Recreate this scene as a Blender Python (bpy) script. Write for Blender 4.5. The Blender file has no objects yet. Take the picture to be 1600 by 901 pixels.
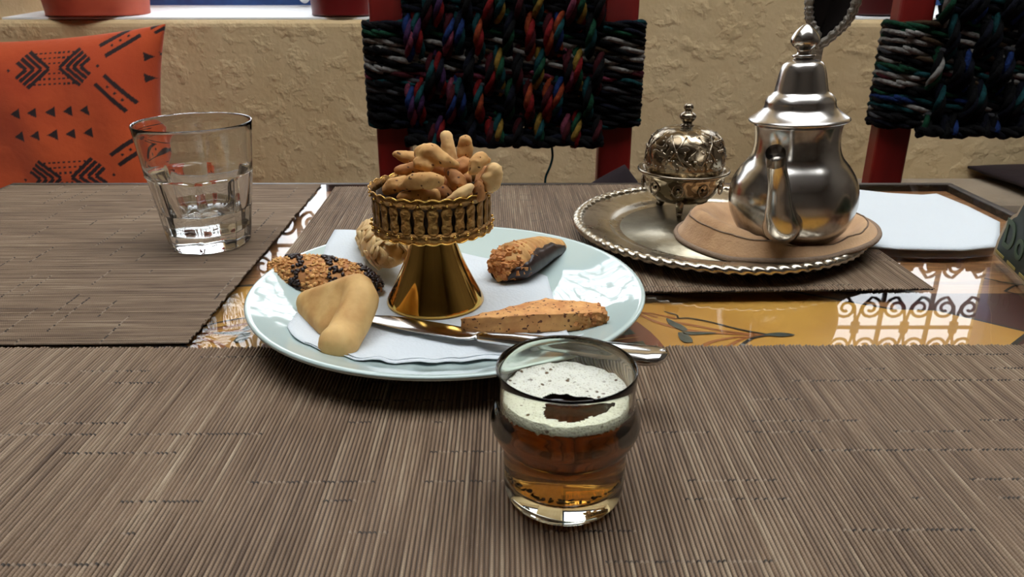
import bpy, bmesh, math, random
import numpy as np
from mathutils import Vector, Matrix, noise
random.seed(7)
PI = math.pi
sc = bpy.context.scene
COL = sc.collection

# ------------------------------------------------------------------ camera, sky, exposure
cam_d = bpy.data.cameras.new('camera')
cam = bpy.data.objects.new('camera', cam_d); COL.objects.link(cam)
cam.location = (0, 0, 0.95)
cam.rotation_euler = (math.radians(68), 0, 0)
cam_d.sensor_width = 36; cam_d.lens = 27
cam_d.clip_start = 0.01
cam_d.dof.use_dof = True; cam_d.dof.focus_distance = 0.44; cam_d.dof.aperture_fstop = 30
sc.camera = cam
world = bpy.data.worlds.new('overcast_sky'); sc.world = world
world.use_nodes = True
bg = world.node_tree.nodes['Background']
bg.inputs[0].default_value = (0.93, 0.965, 1.0, 1)
bg.inputs[1].default_value = 4.2
sc.view_settings.view_transform = 'Standard'
sc.view_settings.look = 'None'
sc.view_settings.gamma = 1
sc.view_settings.use_curve_mapping = False
sc.view_settings.exposure = 0.5
sc.cycles.use_denoising = True
sc.cycles.max_bounces = 14
sc.cycles.transmission_bounces = 14
sc.cycles.transparent_max_bounces = 12

# ------------------------------------------------------------------ helpers
def tag(o, label=None, cat=None, group=None, kind=None):
    if label: o['label'] = label
    if cat: o['category'] = cat
    if group: o['group'] = group
    if kind: o['kind'] = kind
    return o

def thing(name, label, cat, loc=(0, 0, 0), rot=(0, 0, 0), group=None):
    o = bpy.data.objects.new(name, None); COL.objects.link(o)
    o.location = loc; o.rotation_euler = rot; o.empty_display_size = 0.02
    return tag(o, label, cat, group)

def link(name, me, mat, parent=None, smooth=True, loc=(0, 0, 0)):
    mats = mat if isinstance(mat, (list, tuple)) else [mat]
    if not me.materials:
        for m in mats: me.materials.append(m)
    if smooth is not None and len(me.polygons):
        me.polygons.foreach_set('use_smooth', [smooth] * len(me.polygons))
    o = bpy.data.objects.new(name, me); COL.objects.link(o)
    o.location = loc
    if parent: o.parent = parent
    return o

def obj(name, bm, mat, parent=None, smooth=True, loc=(0, 0, 0), recalc=True, merge=0):
    if merge: bmesh.ops.remove_doubles(bm, verts=bm.verts, dist=merge)
    if recalc: bmesh.ops.recalc_face_normals(bm, faces=bm.faces)
    me = bpy.data.meshes.new(name); bm.to_mesh(me); bm.free()
    return link(name, me, mat, parent, smooth, loc)

def bevel(o, w, seg=2, angle=35):
    m = o.modifiers.new('bevel', 'BEVEL'); m.width = w; m.segments = seg
    m.limit_method = 'ANGLE'; m.angle_limit = math.radians(angle)
    return o

def box(bm, x0, x1, y0, y1, z0, z1):
    v = [bm.verts.new(p) for p in ((x0,y0,z0),(x1,y0,z0),(x1,y1,z0),(x0,y1,z0),(x0,y0,z1),(x1,y0,z1),(x1,y1,z1),(x0,y1,z1))]
    for f in ((0,3,2,1),(4,5,6,7),(0,1,5,4),(1,2,6,5),(2,3,7,6),(3,0,4,7)):
        bm.faces.new([v[i] for i in f])

def boxobj(name, b, mat, parent=None, bev=0.0, smooth=False):
    bm = bmesh.new(); box(bm, *b)
    o = obj(name, bm, mat, parent, smooth)
    if bev: bevel(o, bev)
    return o

def lathe(bm, prof, seg=64, cx=0, cy=0, rfun=None):
    rings = []
    for r, z in prof:
        if r < 1e-6:
            rings.append([bm.verts.new((cx, cy, z))])
        else:
            ring = []
            for i in range(seg):
                a = 2 * PI * i / seg
                rr = rfun(a, r, z) if rfun else r
                ring.append(bm.verts.new((cx + rr * math.cos(a), cy + rr * math.sin(a), z)))
            rings.append(ring)
    for A, B in zip(rings, rings[1:]):
        if len(A) == 1 and len(B) == 1: continue
        for i in range(seg):
            j = (i + 1) % seg
            if len(A) == 1: bm.faces.new((A[0], B[i], B[j]))
            elif len(B) == 1: bm.faces.new((A[i], A[j], B[0]))
            else: bm.faces.new((A[i], A[j], B[j], B[i]))
    return rings

def smoothprof(pts, n=6):
    """Catmull-Rom through profile points"""
    out = []
    P = [pts[0]] + list(pts) + [pts[-1]]
    for i in range(1, len(P) - 2):
        p0, p1, p2, p3 = [Vector(q) for q in P[i-1:i+3]]
        for k in range(n):
            t = k / n
            q = 0.5 * ((2*p1) + (p2-p0)*t + (2*p0-5*p1+4*p2-p3)*t*t + (3*p1-p0-3*p2+p3)*t**3)
            out.append(tuple(q))
    out.append(tuple(pts[-1]))
    return out

def profxz(pts, n=6):
    return [(max(a, 0), b) for a, b, _ in smoothprof([(r, z, 0) for r, z in pts], n)]

def tube(bm, pts, rad, seg=8, closed=False, up=None):
    pts = [Vector(p) for p in pts]; n = len(pts)
    if not isinstance(rad, (list, tuple)): rad = [rad] * n
    tang = []
    for i in range(n):
        a = pts[i-1] if (i or closed) else pts[0]
        b = pts[(i+1) % n] if (i < n-1 or closed) else pts[-1]
        t = (b - a); tang.append(t.normalized() if t.length > 1e-9 else Vector((0,0,1)))
    ref = Vector(up) if up else (Vector((0,0,1)) if abs(tang[0].z) < .9 else Vector((1,0,0)))
    nx = (ref - tang[0]*ref.dot(tang[0])).normalized()
    rings = []
    for i in range(n):
        if up: nx = (Vector(up) - tang[i]*Vector(up).dot(tang[i])).normalized()
        else: nx = (nx - tang[i]*nx.dot(tang[i])).normalized()
        ny = tang[i].cross(nx)
        r = rad[i]; ru, rv = r if isinstance(r, (list, tuple)) else (r, r)
        rings.append([bm.verts.new(pts[i] + nx*ru*math.cos(2*PI*k/seg) + ny*rv*math.sin(2*PI*k/seg)) for k in range(seg)])
    m = n if closed else n-1
    for i in range(m):
        A, B = rings[i], rings[(i+1) % n]
        for k in range(seg):
            bm.faces.new((A[k], A[(k+1) % seg], B[(k+1) % seg], B[k]))
    if not closed:
        bm.faces.new(rings[0][::-1]); bm.faces.new(rings[-1])
    return rings

def ellipsoid(bm, c, r, rot=None, sub=1):
    ret = bmesh.ops.create_icosphere(bm, subdivisions=sub, radius=1)
    M = (rot.to_4x4() if rot else Matrix.Identity(4)) @ Matrix.Diagonal((*r, 1))
    for v in ret['verts']: v.co = M @ v.co + Vector(c)

def blob(name, chains, voxel, mat, parent=None, smooth_it=6, squash=None):
    """convex hulls of sphere sets, voxel remeshed into one smooth body"""
    big = bmesh.new()
    for spheres in chains:
        bm = bmesh.new()
        for x, y, z, r in spheres:
            ellipsoid(bm, (x, y, z), (r, r, r), sub=2)
        h = bmesh.ops.convex_hull(bm, input=bm.verts)
        bmesh.ops.delete(bm, geom=[e for e in h['geom_interior'] if isinstance(e, bmesh.types.BMVert)], context='VERTS')
        t = bpy.data.meshes.new('tmp'); bm.to_mesh(t); bm.free(); big.from_mesh(t); bpy.data.meshes.remove(t)
    me = bpy.data.meshes.new('tmp'); big.to_mesh(me); big.free()
    o = bpy.data.objects.new('tmp', me); COL.objects.link(o)
    m = o.modifiers.new('r', 'REMESH'); m.mode = 'VOXEL'; m.voxel_size = voxel
    m = o.modifiers.new('s', 'SMOOTH'); m.iterations = smooth_it; m.factor = 0.5
    dg = bpy.context.evaluated_depsgraph_get()
    new = bpy.data.meshes.new_from_object(o.evaluated_get(dg))
    bpy.data.objects.remove(o); bpy.data.meshes.remove(me)
    new.name = name
    return new

def recenter(me):
    n = len(me.vertices); a = np.empty(n*3); me.vertices.foreach_get('co', a); a = a.reshape(-1, 3)
    c = np.array([a[:,0].mean(), a[:,1].mean(), a[:,2].min()])
    me.vertices.foreach_set('co', (a - c).ravel()); me.update()
    return tuple(c)

# ------------------------------------------------------------------ materials
def srgb(r, g, b):
    f = lambda c: (c/255)/12.92 if c <= 10 else (((c/255)+.055)/1.055)**2.4
    return (f(r), f(g), f(b), 1)

class M:
    def __init__(s, name, color=(.5,.5,.5,1), rough=.5, metal=0., **kw):
        s.m = bpy.data.materials.new(name); s.m.use_nodes = True
        s.t = s.m.node_tree; s.b = s.t.nodes['Principled BSDF']; s.out = s.t.nodes['Material Output']
        s.set('Base Color', color); s.set('Roughness', rough); s.set('Metallic', metal)
        for k, v in kw.items(): s.set(k.replace('_', ' '), v)
    def set(s, k, v):
        if isinstance(v, bpy.types.NodeSocket): s.t.links.new(v, s.b.inputs[k])
        else: s.b.inputs[k].default_value = v
    def n(s, typ, inp=None, out=0, **props):
        nd = s.t.nodes.new('ShaderNode' + typ)
        for k, v in props.items(): setattr(nd, k, v)
        for k, v in (inp or {}).items():
            if isinstance(v, bpy.types.NodeSocket): s.t.links.new(v, nd.inputs[k])
            else: nd.inputs[k].default_value = v
        return nd.outputs[out]
    def co(s, which='Object'): return s.n('TexCoord', out=which)
    def noise(s, vec=None, scale=5., detail=3., rough=.5, out=0):
        return s.n('TexNoise', {'Vector': vec if vec else s.co(), 'Scale': scale, 'Detail': detail, 'Roughness': rough}, out)
    def map(s, vec, scale=(1,1,1), loc=(0,0,0), rot=(0,0,0)):
        return s.n('Mapping', {'Vector': vec, 'Scale': scale, 'Location': loc, 'Rotation': rot})
    def ramp(s, fac, stops, interp='LINEAR'):
        nd = s.t.nodes.new('ShaderNodeValToRGB'); nd.color_ramp.interpolation = interp
        el = nd.color_ramp.elements
        while len(el) < len(stops): el.new(.5)
        for e, (p, c) in zip(el, stops): e.position = p; e.color = c if len(c) == 4 else (*c, 1)
        s.t.links.new(fac, nd.inputs[0]); return nd.outputs[0]
    def math(s, op, a, b=0., c=0., clamp=False):
        return s.n('Math', {0: a, 1: b, 2: c}, operation=op, use_clamp=clamp)
    def mix(s, fac, a, b, blend='MIX'):
        return s.n('MixRGB', {0: fac, 1: a, 2: b}, blend_type=blend)
    def bump(s, h, strength=.3, dist=.002):
        nr = s.n('Bump', {'Height': h, 'Strength': strength, 'Distance': dist}); s.set('Normal', nr); return nr
    def attr(s, name, out='Color'): return s.n('Attribute', out=out, attribute_name=name)

def bw(v): return (v, v, v, 1)

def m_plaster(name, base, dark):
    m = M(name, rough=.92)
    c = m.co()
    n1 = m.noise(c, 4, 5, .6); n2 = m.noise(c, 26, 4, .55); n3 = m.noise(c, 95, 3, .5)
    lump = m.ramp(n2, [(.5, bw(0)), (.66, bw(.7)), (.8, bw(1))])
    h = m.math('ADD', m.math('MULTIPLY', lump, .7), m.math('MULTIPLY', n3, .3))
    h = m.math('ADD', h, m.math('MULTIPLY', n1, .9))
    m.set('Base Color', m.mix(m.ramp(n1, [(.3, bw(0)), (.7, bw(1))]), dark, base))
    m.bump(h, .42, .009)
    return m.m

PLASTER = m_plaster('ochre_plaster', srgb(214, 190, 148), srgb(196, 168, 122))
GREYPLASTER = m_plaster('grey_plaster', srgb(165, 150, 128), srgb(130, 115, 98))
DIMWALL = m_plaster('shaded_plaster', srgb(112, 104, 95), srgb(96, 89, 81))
WHITE_PAINT = M('white_sill_paint', srgb(232, 236, 238), .6); WHITE_PAINT.bump(WHITE_PAINT.noise(None, 40, 4), .4, .004); WHITE_PAINT = WHITE_PAINT.m
BLUE_PAINT = M('blue_frame_paint', srgb(28, 62, 120), .45); BLUE_PAINT.set('Base Color', BLUE_PAINT.ramp(BLUE_PAINT.noise(None, 30, 4), [(.3, srgb(20,50,105)), (.7, srgb(40,80,140))])); BLUE_PAINT = BLUE_PAINT.m
IRON = M('wrought_iron', srgb(38, 36, 44), .5, .6).m

def m_thinglass(name, tint=(1,1,1,1), ior=1.5):
    m = M(name); t = m.t; t.nodes.remove(m.b)
    fr = m.n('Fresnel', {'IOR': ior})
    tr = m.n('BsdfTransparent', {'Color': tint}); gl = m.n('BsdfGlossy', {'Roughness': .0})
    fr = m.math('MULTIPLY', fr, m.math('SUBTRACT', 1., m.n('NewGeometry', out='Backfacing')))
    t.links.new(m.n('MixShader', {0: fr, 1: tr, 2: gl}), m.out.inputs[0])
    return m.m
PANE = m_thinglass('window_pane_glass')
TABLEGLASS = m_thinglass('table_glass', (.96,.985,.97,1), 1.40)

def m_tile():
    m = M('floor_tile', rough=.4)
    b = m.n('TexBrick', {'Vector': m.co(), 'Color1': srgb(120,66,44), 'Color2': srgb(104,58,40), 'Mortar': srgb(80,66,56), 'Scale': 3.3, 'Mortar Size': .012}, offset=0)
    m.set('Base Color', b); return m.m
FLOOR = m_tile()
CEIL = M('ceiling_plaster', srgb(170, 164, 154), .9).m

def m_wood(name, c1, c2, scale=(2, 26, 26), rough=.45):
    m = M(name, rough=rough)
    n = m.noise(m.map(m.co(), scale), 2.5, 6, .6)
    m.set('Base Color', m.ramp(n, [(.3, c1), (.5, c2), (.56, c1), (.72, c2)]))
    return m.m
TABLEWOOD = m_wood('table_wood', srgb(128,82,52), srgb(172,118,76), (3, 30, 30))
DARKEDGE = m_wood('dark_edge_wood', srgb(40,32,26), srgb(62,50,40), (6, 30, 30))

def m_red():
    m = M('red_painted_wood', srgb(140, 22, 18), .4)
    m.set('Base Color', m.ramp(m.noise(m.map(m.co(), (8, 8, 2)), 4, 4), [(.3, srgb(104,19,16)), (.7, srgb(132,28,22))])); return m.m
REDWOOD = m_red()

def m_yarn():
    m = M('twisted_yarn', rough=.95)
    n = m.noise(None, 160, 3); n2 = m.noise(None, 500, 2)
    c = m.mix(m.ramp(n, [(.35, bw(0)), (.7, bw(1))]), m.attr('col'), m.mix(.55, m.attr('col'), bw(0.0)))
    m.set('Base Color', c); m.bump(n2, .8, .002)
    m.set('Specular IOR Level', .15)
    return m.m
YARN = m_yarn()

def m_mat(name):
    m = M(name, rough=.6)
    uv = m.n('UVMap')                                   # u across strands (m), v along strands (m)
    sep = m.t.nodes.new('ShaderNodeSeparateXYZ'); m.t.links.new(uv, sep.inputs[0]); U, V = sep.outputs[0], sep.outputs[1]
    sid = m.attr('sid', 'Fac'); prof = m.attr('prof', 'Fac')
    comb = lambda a, b: m.n('CombineXYZ', {0: a, 1: b, 2: 0.})
    # colour drifting along every strand
    ns = m.n('TexNoise', {'Vector': comb(m.math('MULTIPLY', sid, 57.), m.math('MULTIPLY', V, 9.)), 'Scale': 1.6, 'Detail': 3.})
    broad = m.n('TexNoise', {'Vector': comb(m.math('MULTIPLY', U, 16.), m.math('MULTIPLY', V, 5.)), 'Scale': 1., 'Detail': 2.})
    base = m.ramp(m.math('ADD', m.math('MULTIPLY', ns, .7), m.math('MULTIPLY', broad, .3)),
                  [(.30, srgb(80,60,44)), (.42, srgb(116,94,73)), (.54, srgb(136,113,90)), (.64, srgb(160,140,115)), (.76, srgb(196,178,152))])
    # gaps between strands: deep in stripes, almost closed in woven patches
    patch = m.n('TexVoronoi', {'Vector': comb(m.math('MULTIPLY', U, 34.), m.math('MULTIPLY', V, 14.)), 'Scale': 1.}, 1)
    pv = m.ramp(patch, [(.35, bw(.25)), (.5, bw(1.))])
    gap = m.ramp(prof, [(.0, bw(1)), (.55, bw(0))])
    gapf = m.math('MULTIPLY', gap, m.math('MULTIPLY', pv, .95))
    col = m.mix(gapf, base, srgb(34, 25, 19))
    # fine cross weave
    wv = m.n('TexWave', {'Vector': comb(0., V), 'Scale': 260., 'Distortion': .3}, bands_direction='Y')
    col = m.mix(m.math('MULTIPLY', wv, .18), col, srgb(50, 38, 30))
    # broken rows of stitches
    row = m.math('MULTIPLY', V, 62.); rid = m.math('FLOOR', row); fr = m.math('FRACT', row)
    jit = m.n('TexWhiteNoise', {'W': rid}, 0, noise_dimensions='1D')
    dist = m.math('ABSOLUTE', m.math('SUBTRACT', fr, m.math('ADD', .25, m.math('MULTIPLY', jit, .5))))
    line = m.math('LESS_THAN', dist, .036)
    pres = m.n('TexNoise', {'Vector': comb(m.math('MULTIPLY', U, 17.), m.math('MULTIPLY', rid, 3.7)), 'Scale': 1., 'Detail': 1.})
    line = m.math('MULTIPLY', line, m.math('GREATER_THAN', pres, .53))
    dot = m.n('TexWhiteNoise', {'W': m.math('MULTIPLY', sid, 931.)}, 0, noise_dimensions='1D')
    stitch = m.mix(m.math('GREATER_THAN', dot, .52), srgb(20, 15, 12), srgb(150, 132, 112))
    col = m.mix(m.math('MULTIPLY', line, .9), col, stitch)
    m.set('Base Color', col)
    h = m.math('SUBTRACT', m.math('MULTIPLY', ns, .6), m.math('MULTIPLY', line, .8))
    m.bump(m.math('ADD', h, m.math('MULTIPLY', wv, .25)), .35, .0008)
    return m.m
MATWEAVE = m_mat('woven_mat')

CERAMIC = M('celadon_glaze', srgb(190, 208, 204), .06); CERAMIC.set('Coat Weight', .5); CERAMIC.set('Coat Roughness', .02)
CERAMIC.bump(CERAMIC.noise(None, 22, 3), .06, .004); CERAMIC = CERAMIC.m
def m_paper():
    m = M('paper_napkin', srgb(208, 215, 219), .9)
    v = m.n('TexVoronoi', {'Vector': m.co(), 'Scale': 520.}); m.bump(v, .25, .0008)
    m.set('Subsurface Weight', .1); m.set('Subsurface Radius', (.002,.002,.002)); return m.m
PAPER = m_paper()

def m_metal(name, c, r0, r1, bump=0., bscale=60., stain=None):
    m = M(name, c, r0, 1.)
    n = m.noise(None, 18, 4, .6)
    m.set('Roughness', m.math('ADD', r0, m.math('MULTIPLY', n, r1 - r0)))
    if stain:
        n2 = m.noise(None, 45, 5, .65)
        m.set('Base Color', m.mix(m.ramp(n2, [(.5, bw(0)), (.72, bw(1))]), c, stain))
    if bump: m.bump(m.noise(None, bscale, 3), bump, .001)
    return m.m
STEEL = m_metal('teapot_steel', srgb(196, 192, 186), .10, .30, stain=srgb(150,140,126))
LIDSTEEL = m_metal('lid_steel', srgb(205, 200, 194), .16, .32)
SILVER = m_metal('tray_silver', srgb(200, 192, 176), .18, .38, stain=srgb(140,128,104))
GOLD = m_metal('polished_gold', srgb(226, 180, 94), .05, .12)
GOLDWIRE = m_metal('antique_gold', srgb(150, 112, 64), .34, .5, 1., 380, srgb(86,60,32))
SLOT_SHADE = M('slot_shade_brown', srgb(52, 36, 20), .5, .6).m  # dark brown standing in for shade behind the gallery slots
KNIFE = m_metal('knife_steel', srgb(205, 203, 200), .10, .2)

def m_trayfloor():
    m = M('engraved_silver', srgb(186, 174, 146), .3, 1.)
    c = m.co()
    w = m.n('TexWave', {'Vector': c, 'Scale': 60., 'Distortion': 9., 'Detail': 3., 'Detail Scale': 2.5}, wave_type='RINGS', rings_direction='Z')
    v = m.n('TexVoronoi', {'Vector': c, 'Scale': 95.})
    h = m.math('ADD', m.math('MULTIPLY', m.ramp(w, [(.4, bw(0)), (.6, bw(1))]), .6), v)
    n = m.noise(c, 30, 4)
    m.set('Base Color', m.mix(m.ramp(n, [(.4, bw(0)), (.7, bw(1))]), srgb(158,150,130), srgb(108,100,80)))
    m.set('Roughness', m.math('ADD', .22, m.math('MULTIPLY', n, .25)))
    m.bump(h, .16, .0012); return m.m
TRAYFLOOR = m_trayfloor()

def m_engraved():
    m = M('embossed_nickel', srgb(150, 138, 118), .22, 1.)
    c = m.co()
    v = m.n('TexVoronoi', {'Vector': c, 'Scale': 120.}, feature='SMOOTH_F1')
    w = m.n('TexWave', {'Vector': c, 'Scale': 34., 'Distortion': 14., 'Detail': 2., 'Detail Scale': 1.8}, bands_direction='DIAGONAL')
    ww = m.ramp(w, [(.4, bw(0)), (.52, bw(1))])
    h = m.math('ADD', m.math('MULTIPLY', v, -.8), m.math('MULTIPLY', ww, .7))
    m.set('Base Color', m.mix(ww, srgb(118, 104, 84), srgb(172, 158, 134)))
    m.bump(h, .55, .0018); return m.m
ENGRAVED = m_engraved()
NICKEL = m_metal('aged_nickel', srgb(150, 138, 120), .16, .3, stain=srgb(84,72,58))

def m_cookie(name, c1, c2, specks=None, scale=60, bump=.3):
    m = M(name, rough=.75)
    n = m.noise(None, scale, 4, .55); n0 = m.noise(None, 400, 2)
    col = m.ramp(n, [(.3, c2), (.62, c1)])
    if specks:
        sp = m.noise(None, specks[1], 1.); msk = m.ramp(sp, [(specks[2], bw(0)), (specks[2] + .03, bw(1))])
        col = m.mix(msk, col, specks[0])
        m.bump(m.math('SUBTRACT', m.math('MULTIPLY', n0, .35), msk), bump, .0012)
    else: m.bump(m.math('ADD', n0, n), bump, .0008)
    m.set('Base Color', col)
    m.set('Subsurface Weight', .12); m.set('Subsurface Radius', (.004, .002, .001))
    return m.m
BISCUIT = m_cookie('speckled_biscuit', srgb(220,172,106), srgb(182,126,66), (srgb(104,64,30), 330., .665))
BISCUIT2 = m_cookie('browned_biscuit', srgb(196,138,78), srgb(150,92,48), (srgb(76,42,22), 330., .665))
PALEBISCUIT = m_cookie('pale_biscuit', srgb(232,198,140), srgb(212,164,100), (srgb(124,80,40), 300., .71))
PLAINCOOKIE = m_cookie('plain_golden_cookie', srgb(220,180,116), srgb(182,130,68), None, 38, .12)
ALMOND = m_cookie('almond_flake', srgb(226,196,142), srgb(198,154,92), None, 70, .2)
SESAME = m_cookie('sesame_seed', srgb(222,172,106), srgb(186,124,62), None, 150, .2)
NUT = m_cookie('toasted_nut', srgb(206,146,84), srgb(164,96,48), None, 180, .2)
PIPED = m_cookie('piped_dough', srgb(208,162,98), srgb(172,120,64), None, 60, .15)
WEDGE = m_cookie('nut_slice', srgb(222,164,98), srgb(190,124,66), (srgb(104,58,30), 420., .64), 90, .6)
CHOC = M('dark_chocolate', srgb(40, 22, 18), .35); CHOC.bump(CHOC.noise(None, 180, 3), .25, .001); CHOC = CHOC.m

def m_glass(name, c=(1,1,1,1), ior=1.5, rough=0.):
    m = M(name, c, rough); m.set('Transmission Weight', 1.); m.set('IOR', ior); return m
GLASS = m_glass('clear_glass', (.985,.995,.99,1)).m
TEAGLASS = m_glass('tea_reflection_glass', (.95,.97,.84,1)).m  # tea colour reflected in the base is put into the glass tint
WATER = m_glass('water', (.99,1,1,1), 1.33).m
def m_tea():
    m = m_glass('mint_tea', (1,1,1,1), 1.33)
    v = m.n('VolumeAbsorption', {'Color': (.82, .60, .15, 1), 'Density': 125.})
    m.t.links.new(v, m.out.inputs['Volume']); return m.m
TEA = m_tea()
def m_foam():
    m = M('tea_foam', srgb(222, 222, 206), .55)
    v1 = m.n('TexVoronoi', {'Vector': m.co(), 'Scale': 330.}); v2 = m.n('TexVoronoi', {'Vector': m.co(), 'Scale': 900.})
    n = m.noise(None, 120, 2)
    hole = m.math('MULTIPLY', m.ramp(v1, [(.22, bw(1)), (.3, bw(0))]), m.ramp(n, [(.48, bw(0)), (.56, bw(1))]))
    m.set('Base Color', m.mix(hole, m.mix(m.ramp(v2, [(.1, bw(1)), (.35, bw(0))]), srgb(226,226,212), srgb(190,184,160)), srgb(96,74,40)))
    m.bump(m.math('ADD', m.math('MULTIPLY', hole, -1.), m.math('MULTIPLY', v2, .5)), .7, .0012)
    m.set('Subsurface Weight', .3); m.set('Subsurface Radius', (.004,.004,.003)); return m.m
FOAM = m_foam()
LEAVES = M('tea_leaf', srgb(32, 26, 16), .7).m

def m_felt():
    m = M('striped_brown_fabric', rough=.95)
    c = m.co()
    n1 = m.noise(m.map(c, (1, 2.2, 1), rot=(0, 0, .6)), 34, 4, .6); n2 = m.noise(c, 14, 2)
    m.set('Base Color', m.mix(m.ramp(n2, [(.35, bw(0)), (.65, bw(1))]), m.ramp(n1, [(.3, srgb(160,118,80)), (.7, srgb(200,158,114))]), srgb(212,172,130)))
    m.bump(m.noise(c, 600, 2), .5, .0008); m.set('Sheen Weight', .2); return m.m
FELT = m_felt()
PIPING = M('grey_brown_braid', srgb(140, 118, 98), .9); PIPING.bump(PIPING.noise(None, 400, 2), .8, .001); PIPING = PIPING.m
BRAID = M('grey_braid', srgb(150, 142, 130), .55, .5); BRAID.bump(BRAID.noise(None, 300, 3), 1., .002); BRAID = BRAID.m
DARK_REFLECTION = M('dark_reflection_metal', srgb(16, 12, 12), .25).m  # near-black stands in for the dim room reflected in the handle's metal

def m_cushion():
    m = M('printed_orange_cotton', rough=.9)
    n = m.noise(None, 9, 4); n2 = m.noise(m.map(m.co(), (600, 600, 600)), 1, 1)
    base = m.ramp(n, [(.3, srgb(176, 62, 20)), (.7, srgb(204, 84, 32))])
    m.set('Base Color', m.mix(m.attr('ink', 'Fac'), base, srgb(34, 14, 14)))
    m.bump(m.math('ADD', m.math('MULTIPLY', n, 3.), m.math('MULTIPLY', n2, .1)), .35, .01); m.set('Sheen Weight', .15); return m.m
CUSHION = m_cushion()
PLUM = M('plum_velvet', srgb(26, 9, 15), .9); PLUM.bump(PLUM.noise(None, 40, 3), .4, .004); PLUM = PLUM.m
POT_ORANGE = M('terracotta', srgb(170, 66, 40), .55); POT_ORANGE.set('Base Color', POT_ORANGE.ramp(POT_ORANGE.noise(None, 14, 4), [(.3, srgb(150,52,34)), (.7, srgb(188,82,52))])); POT_ORANGE = POT_ORANGE.m
POT_RED = M('maroon_glaze', srgb(104, 20, 20), .35).m
POT_DARK = M('dark_maroon_glaze', srgb(70, 18, 18), .4).m
SOIL = M('soil', srgb(60, 44, 32), .95).m
def flatpaint(n, c, r=.5): return M(n, c, r).m
OCHRE = M('ochre_paint', rough=.5); OCHRE.set('Base Color', OCHRE.ramp(OCHRE.noise(None, 12, 4), [(.3, srgb(178,118,44)), (.7, srgb(206,148,66))])); OCHRE = OCHRE.m
MAROONP = flatpaint('maroon_paint', srgb(128, 62, 42)); SLATEP = flatpaint('slate_paint', srgb(66, 68, 62))
SIENNAP = flatpaint('sienna_paint', srgb(156, 88, 40)); DARKP = flatpaint('dark_brown_paint', srgb(52, 40, 32))
PEACHP = flatpaint('peach_paint', srgb(206, 150, 92)); REDP = flatpaint('dark_red_paint', srgb(78, 34, 28))
GREENSIGN = M('dark_green_sign', srgb(16, 34, 20), .6).m
SIGNEDGE = M('weathered_cream', srgb(170, 150, 122), .7).m
SIGNYEL = flatpaint('dull_yellow_paint', srgb(150, 136, 70)); SIGNLET = flatpaint('sage_letter_paint', srgb(60, 78, 54), .7)

# ------------------------------------------------------------------ setting
def st(name, b, mat, bev=0, parent=None):
    o = boxobj(name, b, mat, parent, bev)
    if not parent: o['kind'] = 'structure'
    return o

RX0, RX1, RY0, RY1 = -2.0, 1.95, -0.9, 1.5
st('floor', (-2.6, 2.6, -2.4, 2.0, -.08, 0), FLOOR)
bm = bmesh.new()                              # ceiling with an open skylight over the table
SKY = (-1.05, 1.45, -.05, 1.15)
for b in ((-2.2, 2.15, -2.4, SKY[2]), (-2.2, 2.15, SKY[3], 1.9), (-2.2, SKY[0], SKY[2], SKY[3]), (SKY[1], 2.15, SKY[2], SKY[3])):
    box(bm, *b, 2.6, 2.75)
obj('ceiling', bm, CEIL, smooth=False)['kind'] = 'structure'
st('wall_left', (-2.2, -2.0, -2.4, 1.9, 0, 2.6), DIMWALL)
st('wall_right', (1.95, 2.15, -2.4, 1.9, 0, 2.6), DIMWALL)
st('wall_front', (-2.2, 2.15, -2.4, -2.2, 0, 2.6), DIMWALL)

WIN = [(-.95, .14), (.585, 1.24)]       # the two deep window openings
ZS, ZT = .878, 1.80
def wall_back():
    bm = bmesh.new()
    xs = [-2.0, WIN[0][0], WIN[0][1], WIN[1][0], WIN[1][1], 1.95]
    zs = [0, ZS, ZT, 2.6]
    for i in range(5):
        for k in range(3):
            if k == 1 and i in (1, 3): continue
            box(bm, xs[i], xs[i+1], 1.5, 1.9, zs[k], zs[k+1])
    bmesh.ops.remove_doubles(bm, verts=bm.verts, dist=1e-5)
    # drop doubled inner faces
    seen = {}
    for f in bm.faces: seen.setdefault(tuple(sorted(v.index for v in f.verts)), []).append(f)
    bm.verts.index_update()
    dd = {}
    for f in bm.faces: dd.setdefault(tuple(sorted(v.index for v in f.verts)), []).append(f)
    bmesh.ops.delete(bm, geom=[f for l in dd.values() if len(l) > 1 for f in l], context='FACES')
    o = obj('wall_back', bm, PLASTER, smooth=False); o['kind'] = 'structure'
    bevel(o, .012, 3)
wall_back()

def spiral(cx, cz, r0, turns, a0, sgn, n=34):
    return [(cx + r0*(1-.8*k/n)*math.cos(a0+sgn*turns*2*PI*k/n), 0, cz + r0*(1-.8*k/n)*math.sin(a0+sgn*turns*2*PI*k/n)) for k in range(n+1)]

def scroll_mesh(w, h):
    """two facing spirals joined by a stem: one C scroll of the grille"""
    bm = bmesh.new(); r = w*.25
    for s in (-1, 1):
        sp = spiral(s*w*.25, h*.5, r, 1.6, PI/2 if s > 0 else PI/2, -s)
        pts = [(s*.006, 0, 0), (s*w*.03, 0, h*.25)] + [(s*w*.10, 0, h*.62)] + sp
        tube(bm, [(s*.004, 0, .0), (s*w*.02, 0, h*.22), (s*w*.08, 0, h*.55)] + sp, .0042, 6)
    ellipsoid(bm, (0, 0, h*.08), (.014, .008, .014), sub=1)
    bmesh.ops.recalc_face_normals(bm, faces=bm.faces)
    me = bpy.data.meshes.new('scroll'); bm.to_mesh(me); bm.free()
    me.materials.append(IRON); me.polygons.foreach_set('use_smooth', [True]*len(me.polygons)); return me

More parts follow.
